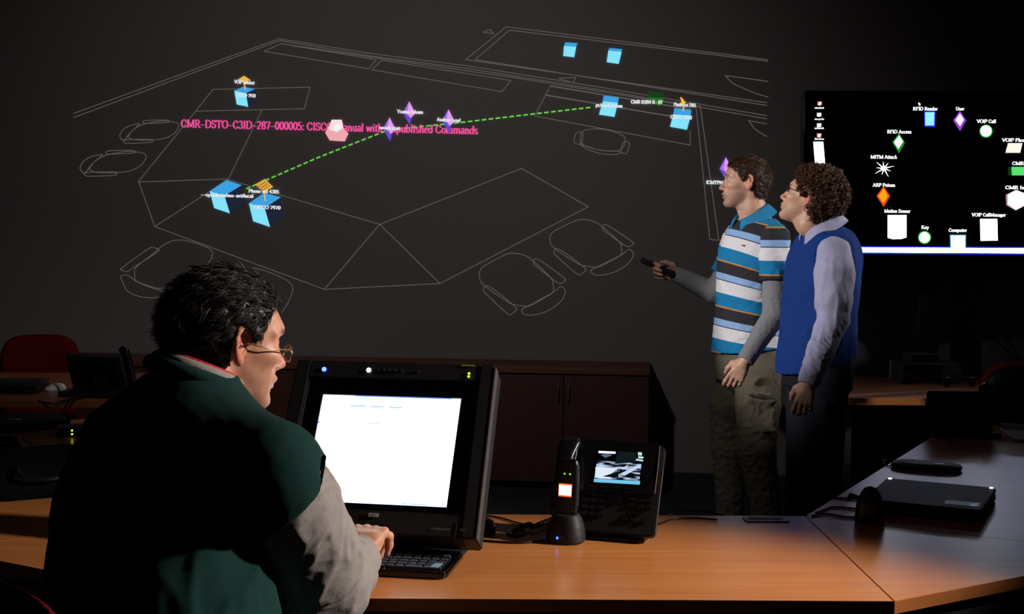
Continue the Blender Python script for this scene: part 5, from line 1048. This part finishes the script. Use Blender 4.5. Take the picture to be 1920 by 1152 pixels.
# ---------------- standing man in the striped polo
def person_striped():
    f1 = unit((-.92, -.39, 0)); lf = np.array((.39, -.92, 0)); org = A(1405, 700, 5.85); org[2] = 0
    o0 = org.copy()
    t = thing('person', 'person standing in a blue, white and black striped polo, arm out with a remote control', 'person', tuple(org)); bpy.context.view_layer.update()
    b = Fr(org, f1, (0, 0, 1)); hf = Fr(A(1398, 343, 5.86), (-.985, .12, .02), (0.02, 0, 1), .945)
    shL, elL, wrL = A(1453, 446, 5.68), A(1453, 590, 5.63), A(1398, 676, 5.55); shR, elR, wrR = A(1396, 450, 6.00), A(1340, 549, 6.00), A(1270, 516, 6.12)
    F = Field(axis([(.60, 1.34, .0045)]), axis([(5.42, 5.62, .0045), (5.62, 5.74, .008), (5.74, 6.02, .0045), (6.02, 6.24, .0045)]), axis([(0, .70, .02), (.70, .90, .004), (.90, 1.2, .012), (1.2, 1.38, .004), (1.38, 1.5, .006), (1.5, 1.84, .0038)]))
    tor = stat(b, [(A(1416, 410, 5.86), .045, .06), (A(1418, 434, 5.85), .08, .13), (A(1412, 480, 5.85), .095, .15), (A(1406, 560, 5.85), .09, .14), (A(1404, 640, 5.85), .10, .14), (A(1404, 690, 5.85), .10, .145)])
    F.loft(b, tor); F.chain([shL, elL, wrL], [.046, .038, .028], k=.03); F.chain([shR, elR, wrR], [.046, .038, .028], k=.03)
    for P in ([A(1392, 690, 5.94), A(1366, 838, 5.95), A(1368, 1005, 5.98)], [A(1418, 690, 5.77), A(1420, 838, 5.74), A(1446, 1005, 5.76)]): F.chain(P, [.085, .058, .045], k=.03)
    F.chain([hf.w((-.028, 0, -.045)), hf.w((-.040, 0, -.12)), A(1420, 410, 5.87)], [.055, .056, .064], k=.02); F.cap(hf.w((.02, 0, -.09)), A(1402, 412, 5.85), .028, .03, k=.03)
    head(F, hf, nose=1.12)
    hand(F, wrL, unit((-.50, -.05, -.86)), unit((-.25, -.95, .10)), right=False, curls=((.35, .7, .5), (.55, .8, .5), (.65, .8, .5), (.7, .8, .5)), spread=.03, s=.96, thumb=((.9, .25, -.4), (.92, .0, -.45)))
    hd = unit((-.93, .05, .22)); hb_ = unit((.12, .97, .10)); hfr = hand(F, wrR, hd, hb_, right=True, curls=((.75, 1.15, .5), (.95, 1.1, .6), (1.05, 1.1, .6), (1.1, 1.1, .6)), spread=.03, s=.98, thumb=((.95, .15, -.35), (.95, -.05, -.30)))
    V_, Q = F.mesh(); V_ = relax(V_, Q, 1, .35); C = skin_cols(V_, None, (205, 158, 134), hf, .38); npmesh('body', V_, Q, m_skin, t, o0, cols=C)
    hair(hf, 'hair', hairmat('brown_hair', (52, 30, 18), (82, 50, 30)), t, o0, .014, seed=2, nstr=6500, slen=.026, wid=.0008, lift=.05, line=[(-.12, -.062), (-.095, -.055), (-.07, -.045), (-.045, -.034), (-.035, .0), (-.020, .008), (.0, .018), (.03, .034), (.05, .046), (.07, .070), (.085, .092), (.11, .2)], grow=lambda q: np.stack([-.6 + 1.2 * (q[:, 2] > .09), .3 * np.sign(q[:, 1]), -.9 + .9 * (q[:, 2] > .085)], 1))
    # trousers
    F = Field(axis([(.80, 1.36, .006)]), axis([(5.58, 6.12, .006)]), axis([(.03, .98, .006)])); cr = creases(.075, .005, 11, ((0, 0, 1), .8)); cr2 = creases(.05, .004, 12, ((0, 0, 1), .5))
    F.loft(b, stat(b, [(A(1403, 640, 5.85), .12, .165), (A(1402, 680, 5.85), .128, .175), (A(1401, 715, 5.85), .12, .17)]), k=.02)
    fo = lambda P, s: cr(P) + cr2(P) * (np.asarray(s) > .8)
    F.chain([A(1392, 700, 5.94), A(1368, 760, 5.95), A(1364, 840, 5.96), A(1368, 925, 5.97), A(1370, 990, 5.98)], [.098, .092, .076, .066, .068], k=.03, fold=fo)
    F.chain([A(1420, 700, 5.78), A(1421, 760, 5.75), A(1418, 840, 5.73), A(1432, 925, 5.75), A(1443, 1000, 5.77)], [.105, .102, .088, .070, .066], k=.02, fold=fo)
    bfp = Fr(A(1428, 775, 5.655), (.97, -.2, -.02), (0.02, 0, 1)) # cargo pocket
    F.loft(bfp, [(-.085, 0, 0, .066, .014), (.045, 0, 0, .064, .018), (.052, 0, 0, .068, .022), (.082, 0, 0, .066, .016)], k=.006, ex=4, fold=lambda P, s: cr(P) * .6)
    m_tr = cloth('olive_trousers', (112, 104, 88)); finish(F, 'trousers', m_tr, t, o0)
    # long grey sleeves
    m_gs = cloth('grey_marl_sleeve', (134, 134, 138), fine=(700, .3)); ca = creases(.032, .0042, 21, ((-.4, 0, -.9), .9)); cb = creases(.03, .004, 22, ((-1, 0, 0), .9))
    F = around([shL, elL, wrL], .07, .0045); F.chain([shL, elL, wrL + (0.002, 0, .004)], [.056, .054, .038], fold=lambda P, s: ca(P) * np.clip(.35 + .8 * np.exp(-((s - 1.1) / .4) ** 2), 0, 1.1)); F.cutplane(wrL + unit(wrL - elL) * .006, unit(wrL - elL)); finish(F, 'long_sleeve', m_gs, t, o0)
    F = around([shR, elR, wrR], .07, .0045); F.chain([shR, elR, wrR], [.056, .052, .040], fold=lambda P, s: cb(P) * 1.1); F.cutplane(wrR + unit(wrR - elR) * .006, unit(wrR - elR)); finish(F, 'long_sleeve', m_gs, t, o0)
    # striped polo
    m = bpy.data.materials.new('striped_knit'); m.use_nodes = True; nt = m.node_tree; bs = nt.nodes['Principled BSDF']; at = nt.nodes.new('ShaderNodeAttribute'); at.attribute_name = 'stripe_height'
    ma = nt.nodes.new('ShaderNodeMath'); ma.operation = 'FRACT'; cr_ = nt.nodes.new('ShaderNodeValToRGB'); cr_.color_ramp.interpolation = 'CONSTANT'
    blue, org_, dark, lb, bk_, wh = [s2l(c) for c in ((28, 122, 176), (204, 140, 66), (50, 47, 52), (142, 176, 222), (38, 38, 46), (222, 218, 224))]
    seq = [(0, blue), (.285, org_), (.315, dark), (.565, lb), (.705, bk_), (.725, wh)]; el = cr_.color_ramp.elements
    while len(el) < len(seq): el.new(.5)
    for e_, (p, c) in zip(el, seq): e_.position = p; e_.color = (*c, 1)
    nt.links.new(at.outputs['Fac'], ma.inputs[0]); nt.links.new(ma.outputs[0], cr_.inputs[0]); nt.links.new(cr_.outputs[0], bs.inputs['Base Color']); bs.inputs['Roughness'].default_value = .85; bs.inputs['Specular IOR Level'].default_value = .2
    n = nt.nodes.new('ShaderNodeTexNoise'); n.inputs['Scale'].default_value = 600; bp = nt.nodes.new('ShaderNodeBump'); bp.inputs['Strength'].default_value = .25; bp.inputs['Distance'].default_value = .004; nt.links.new(n.outputs['Fac'], bp.inputs['Height']); nt.links.new(bp.outputs['Normal'], bs.inputs['Normal'])
    zb = A(1360, 460, 5.75)[2]; per = .2135
    def vt(V_):
        xl = (V_[:, 0] - A(1350, 460, 5.78)[0]); sl = np.interp(V_[:, 2], [.9, 1.1, 1.35, 1.5], [.10, .20, .36, .30]); sl = np.where(V_[:, 1] > 5.9, sl * .2, sl)
        return (zb - (V_[:, 2] + sl * xl)) / per + 4
    c1_, c2_ = creases(.10, .005, 31, ((.5, 0, 1), .8)), creases(.05, .0028, 32)
    F = Field(axis([(.82, 1.34, .005)]), axis([(5.58, 6.12, .005)]), axis([(.88, 1.53, .005)]))
    F.loft(b, stat(b, [(A(1417, 405, 5.865), .058, .076), (A(1417, 415, 5.86), .080, .125), (A(1418, 429, 5.855), .105, .172), (A(1414, 455, 5.85), .126, .190), (A(1409, 500, 5.85), .134, .186), (A(1405, 550, 5.85), .132, .176), (A(1402, 600, 5.85), .132, .174), (A(1401, 635, 5.85), .140, .182), (A(1401, 664, 5.85), .146, .188)]), fold=lambda P, s: c1_(P) + c2_(P))
    F.cutplane(A(1401, 655, 5.85), (.12, 0, -1)); F.cap(shR, shR + (elR - shR) * .25, .07, .07, k=.02)
    finish(F, 'polo_shirt', m, t, o0, attrfn=vt)
    for sh, el_, nm in ((shL, elL, 0), (shR, elR, 1)):
        d = unit(el_ - sh); e = sh + d * .195; F = around([sh - (0, 0, 0), e], .09, .0045); F.chain([sh + (0, 0, -.005), sh + d * .10, e + d * .05], [.067, .069, .072], fold=lambda P, s: c1_(P) * .7 + c2_(P) * 1.2); F.cutplane(e, d)
        zc = A(1453, 489, 5.65)[2]; finish(F, 'short_sleeve', m, t, o0, attrfn=lambda V_: (zc - V_[:, 2] + .02 * 0) / per * 1.02 + 4)
    nf = Fr(A(1409, 404, 5.86), unit((-.92, -.39, -.25)), unit((-.22, -.05, 1)))
    collar('collar', t, nf, cloth('blue_collar', (44, 128, 176)), o0, r=.066, up=.042, drop=.050, tip=.036, flare=.040, opening=.30)
    F = around([nf.w((.02, 0, -.03)), nf.w((.0, 0, .0))], .075, .005); F.chain([nf.w((.052 * math.cos(a), .055 * math.sin(a), -.012 + .012 * (1 - math.cos(a)) / 2)) for a in np.linspace(0, 2 * PI, 17)], [.009] * 17); finish(F, 'undershirt_neck', cloth('grey_undershirt', (150, 150, 156)), t, o0)
    MB().box(tuple(A(1392, 460, 5.722) - o0), (.007, .030, .006)).build('chest_emblem', mat('orange_emblem', (210, 120, 60), .8), t)
    # belt loops / shoes
    shoe(t, f1, A(1372, 1003, 5.99) * (1, 1, 0), m_shoe, o0); shoe(t, f1, A(1446, 1003, 5.78) * (1, 1, 0), m_shoe, o0)
    # remote control
    rx = unit((-.90, .14, .37)); c = hfr.w((.085, .018, -.030)); R_ = Fr(c, rx, unit((.3, -.35, .9)))
    M = Matrix(R_.R.tolist()).to_4x4(); M.translation = Vector(c)
    rc_ = thing('remote_control', 'slim black remote control held out in the striped man\'s hand', 'remote control', M=M); bpy.context.view_layer.update()
    MB().prism(rrect(.175, .042, .012, 5, .018, 0), -.009, .009, bev=.004).build('remote_body', m_blkm, rc_, smooth=True)
    for i in range(6):
        for j in range(3): MB().lathe([(.0003, 0), (.0035, 0), (.0035, .0015), (.0003, .0015)], 8, Matrix.Translation((.085 - i * .013, -.011 + j * .011, .009))).build('button', m_pk, rc_)
person_striped()

# ---------------- standing man in the blue vest
def person_vest():
    f2 = unit((-.96, -.28, 0)); org = A(1532, 700, 5.30); org[2] = 0; o0 = org.copy()
    t = thing('person', 'person with curly hair and glasses standing in a royal blue vest over pale shirt', 'person', tuple(org)); bpy.context.view_layer.update(); b = Fr(org, f2, (0, 0, 1))
    hf = Fr(A(1517, 374, 5.30), (-.84, .43, .33), (.30, -.10, 1), .935)
    shL, elL, wrL = A(1566, 476, 5.13), A(1562, 600, 5.08), A(1516, 716, 5.02); shR, elR, wrR = A(1535, 476, 5.48), A(1540, 600, 5.52), A(1510, 712, 5.46)
    F = Field(axis([(1.08, 1.50, .0042)]), axis([(4.92, 5.12, .0042), (5.12, 5.18, .008), (5.18, 5.44, .0042), (5.44, 5.60, .006)]), axis([(0, .66, .02), (.66, .88, .004), (.88, 1.42, .015), (1.42, 1.80, .0038)]))
    F.loft(b, stat(b, [(A(1548, 432, 5.30), .04, .06), (A(1548, 458, 5.30), .08, .13), (A(1544, 500, 5.30), .11, .165), (A(1536, 590, 5.30), .11, .15), (A(1532, 700, 5.30), .115, .15)])); F.chain([shL, elL, wrL], [.044, .036, .027], k=.03); F.chain([shR, elR, wrR], [.044, .036, .027], k=.03)
    for P in ([A(1520, 700, 5.40), A(1505, 850, 5.40), A(1498, 1020, 5.42)], [A(1545, 700, 5.22), A(1545, 850, 5.20), A(1548, 1030, 5.22)]): F.chain(P, [.085, .058, .045], k=.03)
    F.chain([hf.w((-.028, 0, -.045)), hf.w((-.038, 0, -.10)), A(1545, 428, 5.30)], [.052, .053, .062], k=.02); F.cap(hf.w((.02, 0, -.09)), A(1527, 428, 5.29), .026, .03, k=.03)
    head(F, hf, nose=1.05); hand(F, wrL, unit((-.22, -.05, -.95)), unit((-.30, -.93, .10)), right=False, curls=((.35, .7, .5), (.5, .8, .5), (.55, .8, .5), (.6, .8, .5)), s=.95, thumb=((.85, .30, -.4), (.9, .05, -.45)))
    hand(F, wrR, unit((-.22, .05, -.95)), unit((-.3, .93, .1)), right=True, curls=((.4, .6, .5),) * 4, s=.95)
    V_, Q = F.mesh(); V_ = relax(V_, Q, 1, .35); C = skin_cols(V_, None, (210, 160, 134), hf, .22); npmesh('body', V_, Q, m_skin, t, o0, cols=C)
    hair(hf, 'hair', hairmat('curly_brown_hair', (64, 40, 27), (122, 82, 58), .38), t, o0, .030, seed=4, nstr=4600, slen=.036, curl=1.3, wid=.0014, lift=.46, low=-.080, vol=(-.016, .004, .004), line=[(-.12, -.075), (-.08, -.06), (-.06, -.045), (-.045, -.032), (-.03, .0), (-.015, .012), (.0, .020), (.03, .034), (.05, .044), (.07, .062), (.09, .078), (.12, .10), (.14, .2)])
    F = Field(axis([(1.02, 1.50, .006)]), axis([(5.0, 5.58, .006)]), axis([(.03, .95, .006)])); cr = creases(.08, .004, 41, ((0, 0, 1), .7))
    F.loft(b, stat(b, [(A(1531, 650, 5.30), .12, .16), (A(1531, 690, 5.30), .13, .172), (A(1531, 725, 5.30), .122, .168)]), k=.02); F.chain([A(1518, 710, 5.40), A(1508, 850, 5.40), A(1498, 1010, 5.42)], [.10, .076, .066], k=.03, fold=lambda P, s: cr(P)); F.chain([A(1546, 710, 5.22), A(1545, 850, 5.20), A(1548, 1025, 5.22)], [.102, .078, .066], k=.03, fold=lambda P, s: cr(P))
    finish(F, 'trousers', cloth('navy_trousers', (24, 25, 36)), t, o0)
    m_sh = cloth('lavender_shirt', (168, 166, 196), rough=.8); ca, cb, cc = creases(.075, .0055, 51, ((0, 0, 1), 2.2)), creases(.05, .0016, 52, ((0, 0, 1), .8)), creases(.045, .006, 53, ((1, 0, .3), .6))
    for k, (s_, e_, w_) in enumerate(((shL, elL, wrL), (shR, elR, wrR))):
        d = unit(w_ - e_); F = around([s_, e_, w_], .11, .005)
        F.chain([s_ + (0, .02, .0), s_ + (e_ - s_) * .3, s_ + (e_ - s_) * .72, e_, e_ + (w_ - e_) * .55, w_ - d * .012, w_ + d * .02], [.070, .079, .074, .064, .054, .044, .036], fold=lambda P, s: ca(P) * np.clip(1.15 - np.abs(s - 2) * .25, .3, 1) + cb(P) * .7 + cc(P) * np.exp(-((s - 4) / 1.2) ** 2))
        F.cutplane(w_ + d * .012, d); finish(F, 'shirt_sleeve', m_sh, t, o0)
    cu = around([wrL - unit(wrL - elL) * .06, wrL + unit(wrL - elL) * .02], .05, .0035); d = unit(wrL - elL); cu.cap(wrL - d * .05, wrL + d * .03, .041, .039); cu.cutplane(wrL + d * .014, d); cu.cutplane(wrL - d * .045, -d); finish(cu, 'cuff', m_sh, t, o0)
    c1_, c2_ = creases(.13, .005, 61, ((.3, 0, 1), 1.6)), creases(.05, .0014, 62)
    F = Field(axis([(1.04, 1.52, .005)]), axis([(5.04, 5.58, .005)]), axis([(.86, 1.53, .005)]))
    F.loft(b, stat(b, [(A(1551, 424, 5.30), .056, .080), (A(1550, 434, 5.30), .082, .132), (A(1549, 453, 5.30), .108, .175), (A(1546, 475, 5.30), .126, .190), (A(1541, 520, 5.30), .134, .190), (A(1536, 580, 5.30), .137, .180), (A(1531, 640, 5.30), .146, .180), (A(1529, 672, 5.30), .150, .181), (A(1528, 705, 5.30), .146, .178)]), fold=lambda P, s: c1_(P) + c2_(P))
    F.cutplane(A(1530, 684, 5.30), (.28, 0, -1))
    rb = waves(1, .01, 1); finish(F, 'sleeveless_pullover', cloth('royal_blue_knit', (20, 54, 124), fine=(900, .2)), t, o0)
    for sgn, s_, e_ in ((1, shL, elL), (-1, shR, elR)): # armhole rib
        a = Fr(s_ + (0, .03 * sgn, -.03), unit((0, -sgn, .1)), (0, 0, 1)); F = around([a.w((0, y, z)) for y in (-.09, .09) for z in (-.11, .11)], .02, .005); F.chain([a.w((-.004 + .0 * math.cos(q), .076 * math.cos(q), .092 * math.sin(q))) for q in np.linspace(0, 2 * PI, 25)], [.0085] * 25); finish(F, 'armhole_rib', _m['royal_blue_knit'], t, o0)
    nf = Fr(A(1537, 421, 5.30), unit((-.92, -.20, -.30)), unit((-.26, 0, 1))); collar('shirt_collar', t, nf, m_sh, o0, r=.063, up=.036, drop=.054, tip=.050, flare=.042, opening=.22)
    F = around([nf.w((0, 0, -.06)), nf.w((.05, 0, .0))], .09, .005); F.chain([nf.w((0, 0, -.07)), nf.w((.0, 0, -.02))], [.07, .062]); F.chain([nf.w((.04, 0, -.02)), nf.w((.075, 0, -.09))], [.03, .02], k=.02); finish(F, 'shirt_front', m_sh, t, o0)
    glasses(hf, 'glasses', t, mat('dark_spectacle', (60, 58, 62), .3, metal=.7), m_lens)
    shoe(t, f2, A(1498, 1020, 5.42) * (1, 1, 0), m_shoe, o0); shoe(t, f2, A(1548, 1035, 5.22) * (1, 1, 0), m_shoe, o0)
person_vest()

# ---------------- seated man at the monitor
def person_seated():
    f3 = unit((.64, .77, 0)); rt_ = np.array((.77, -.64, 0)); org = np.array((-.62, 2.12, 0)); o0 = org.copy()
    t = thing('person', 'person with dark hair seated at the lit monitor in a dark green vest', 'person', tuple(org)); bpy.context.view_layer.update(); b = Fr(org, f3, (0, 0, 1))
    th, ph = math.radians(38), math.radians(-9); hx = np.array((math.cos(th) * math.cos(ph), math.sin(th) * math.cos(ph), math.sin(ph))); hf = Fr(A(424, 642, 2.25), hx, (.10, .05, 1), .955)
    shR, elR, wrR = A(512, 880, 2.03), A(606, 1100, 2.28), A(668, 1048, 2.66); shL, elL, wrL = np.array((-.70, 2.30, 1.075)), np.array((-.69, 2.52, .83)), np.array((-.50, 2.70, .775))
    F = Field(axis([(-.86, -.60, .006), (-.60, -.22, .003), (-.22, .0, .01)]), axis([(1.9, 2.10, .008), (2.10, 2.42, .003), (2.42, 2.66, .008), (2.66, 2.92, .0028), (2.92, 3.0, .01)]), axis([(0, .70, .02), (.70, .83, .0028), (.83, 1.12, .012), (1.12, 1.44, .003)]))
    S = [((-.60, 2.08, .46), .13, .17), ((-.59, 2.08, .60), .14, .18), ((-.585, 2.10, .80), .14, .17), ((-.585, 2.13, .95), .13, .18), ((-.575, 2.16, 1.08), .11, .18), ((-.565, 2.18, 1.16), .085, .14), ((-.56, 2.20, 1.20), .06, .08)]
    F.loft(b, stat(b, S)); F.chain([shR, elR, wrR], [.050, .044, .030], k=.03); F.chain([shL, elL, wrL], [.050, .044, .030], k=.03)
    hips = [np.array((-.60, 2.08, .52)) + rt_ * .1, np.array((-.60, 2.08, .52)) - rt_ * .1]
    for hp0, sg in zip(hips, (1, -1)): kn = hp0 + f3 * .44 + (0, 0, .01); F.chain([hp0, kn, kn + f3 * .03 + (0, 0, -.42)], [.085, .062, .045], k=.03)
    F.chain([hf.w((-.030, 0, -.05)), hf.w((-.050, 0, -.12)), (-.555, 2.20, 1.19)], [.058, .060, .068], k=.02); F.cap(hf.w((.02, 0, -.09)), np.array((-.50, 2.25, 1.17)), .035, .04, k=.03)
    head(F, hf, nose=1.12, jaw=1.06)
    hand(F, wrR + (0, .01, .004), unit((.22, .88, .36)), unit((-.05, -.36, .93)), right=True, curls=((.70, .95, .4), (.75, 1.0, .4), (.80, 1.0, .4), (.75, 1.0, .4)), spread=.11, s=1.04, thumb=((.8, .40, -.5), (.85, .1, -.6)))
    hand(F, wrL, unit((.45, .88, .05)), (0, -.1, 1), right=False, curls=((.55, .9, .5),) * 4, spread=.08, s=1.0)
    V_, Q = F.mesh(); V_ = relax(V_, Q, 1, .4); C = skin_cols(V_, None, (214, 150, 122), hf, .22); npmesh('body', V_, Q, m_skin, t, o0, cols=C)
    hair(hf, 'hair', hairmat('black_brown_hair', (18, 11, 8), (40, 27, 21), .46), t, o0, .016, h=.003, seed=6, nstr=12000, slen=.032, wid=.0007, lift=.10, low=-.100, vol=(-.004, .002, .004), line=[(-.12, -.062), (-.095, -.055), (-.07, -.045), (-.045, -.034), (-.035, .004), (-.020, .008), (.0, .016), (.03, .030), (.05, .038), (.07, .056), (.085, .080), (.11, .2)], grow=lambda q: np.stack([-1.0 + 0 * q[:, 0], .25 * np.sign(q[:, 1]), -.5 - q[:, 2] * 0 + .5 * (q[:, 2] > .07)], 1))
    # trousers
    F = Field(axis([(-.90, -.05, .01)]), axis([(1.85, 2.75, .01)]), axis([(.05, .72, .01)])); F.loft(b, stat(b, [((-.60, 2.08, .47), .15, .19), ((-.60, 2.08, .62), .15, .19)]), k=.02)
    for hp0 in hips: kn = hp0 + f3 * .44 + (0, 0, .01); F.chain([hp0, kn, kn + f3 * .03 + (0, 0, -.40)], [.098, .078, .06], k=.03)
    finish(F, 'trousers', cloth('black_trousers', (22, 22, 24)), t, o0)
    for hp0 in hips: shoe(t, f3, (hp0 + f3 * .46) * (1, 1, 0), m_shoe, o0)
    # sleeves
    m_gs = cloth('heather_grey_sleeve', (158, 148, 144), rough=.95, fine=(420, .16), noise_=(200, .22)); ca = creases(.085, .0055, 71, ((.6, .3, -.7), .6)); cb = creases(.03, .002, 72)
    for k, (s_, e_, w_) in enumerate(((shR, elR, wrR), (shL, elL, wrL))):
        d = unit(w_ - e_); F = around([s_, e_, w_], .11, .0045)
        F.chain([s_ + (e_ - s_) * .14, s_ + (e_ - s_) * .30, s_ + (e_ - s_) * .75, e_, e_ + (w_ - e_) * .5, w_ - d * .02, w_ + d * .03], [.074, .086, .089, .084, .070, .052, .042], fold=lambda P, s: ca(P) + cb(P))
        F.cutplane(w_ + d * .012, d); finish(F, 'sleeve', m_gs, t, o0)
    # vest
    c1_, c2_ = creases(.13, .013, 81, ((.77, -.64, .25), .55)), creases(.05, .0016, 82)
    F = Field(axis([(-.86, -.30, .005)]), axis([(1.88, 2.44, .005)]), axis([(.50, 1.24, .005)]))
    T_ = [((-.585, 2.08, .50), .165, .20), ((-.58, 2.08, .62), .175, .208), ((-.575, 2.09, .78), .172, .208), ((-.588, 2.11, .90), .160, .203), ((-.592, 2.13, .98), .150, .200), ((-.586, 2.15, 1.06), .140, .196), ((-.574, 2.17, 1.12), .124, .180), ((-.563, 2.185, 1.165), .100, .150), ((-.560, 2.20, 1.195), .080, .105), ((-.556, 2.205, 1.212), .070, .085)]
    F.loft(b, stat(b, T_), fold=lambda P, s: c1_(P) * np.clip((1.12 - P[:, 2]) / .12, .15, 1) + c2_(P))
    for s_, e_ in ((shR, elR), (shL, elL)):
        d = unit(e_ - s_ + (0, 0, .04)); n_ = unit(d * .9 + (rt_ if s_ is shR else -rt_) * .55); p1 = s_ + n_ * .066; q0 = np.array((-.545, 2.16, 1.13))
        def capcut(P, a=q0, b_=s_ + (0, 0, -.004), c=s_ + d * .13, p=p1, n=n_):
            u = b_ - a; tt = np.clip((P - a) @ u / (u @ u), 0, 1); q = np.linalg.norm(P - a - tt[:, None] * u, axis=1) - (.070 + .014 * tt)
            u = c - b_; tt = np.clip((P - b_) @ u / (u @ u), 0, 1); q = np.minimum(q, np.linalg.norm(P - b_ - tt[:, None] * u, axis=1) - (.084 + .008 * tt)) - c2_(P); return np.maximum(q, (P - p) @ n)
        F.put(capcut, np.minimum(q0, s_) - .15, np.maximum(q0, s_) + .15, .035)
    finish(F, 'vest', cloth('dark_green_fleece', (20, 54, 51), rough=.95, fine=(900, .2), noise_=(260, .3)), t, o0, it=5, lam=.5)
    nf = Fr(np.array((-.548, 2.208, 1.205)), unit((.60, .72, -.30)), unit((.22, .12, 1)))
    def ring(name, r, z, rad, m, n=33):
        P = [nf.w((r * math.cos(a) * 1.05, r * math.sin(a), z + .012 * (1 - math.cos(a)) / 2)) for a in np.linspace(0, 2 * PI, n)]; F = around(P, rad, .0035); F.chain(P, [rad] * n); finish(F, name, m, t, o0)
    ring('vest_collar', .076, -.006, .0115, _m['dark_green_fleece']); ring('grey_collar', .069, .006, .009, m_gs); ring('red_trim', .066, .0155, .0035, mat('red_trim', (190, 30, 30), .7))
    glasses(hf, 'glasses', t, mat('gold_spectacle', (190, 150, 110), .3, metal=.8), m_lens, lens_w=.050, lens_h=.032, x=.116, z=-.006)
person_seated()
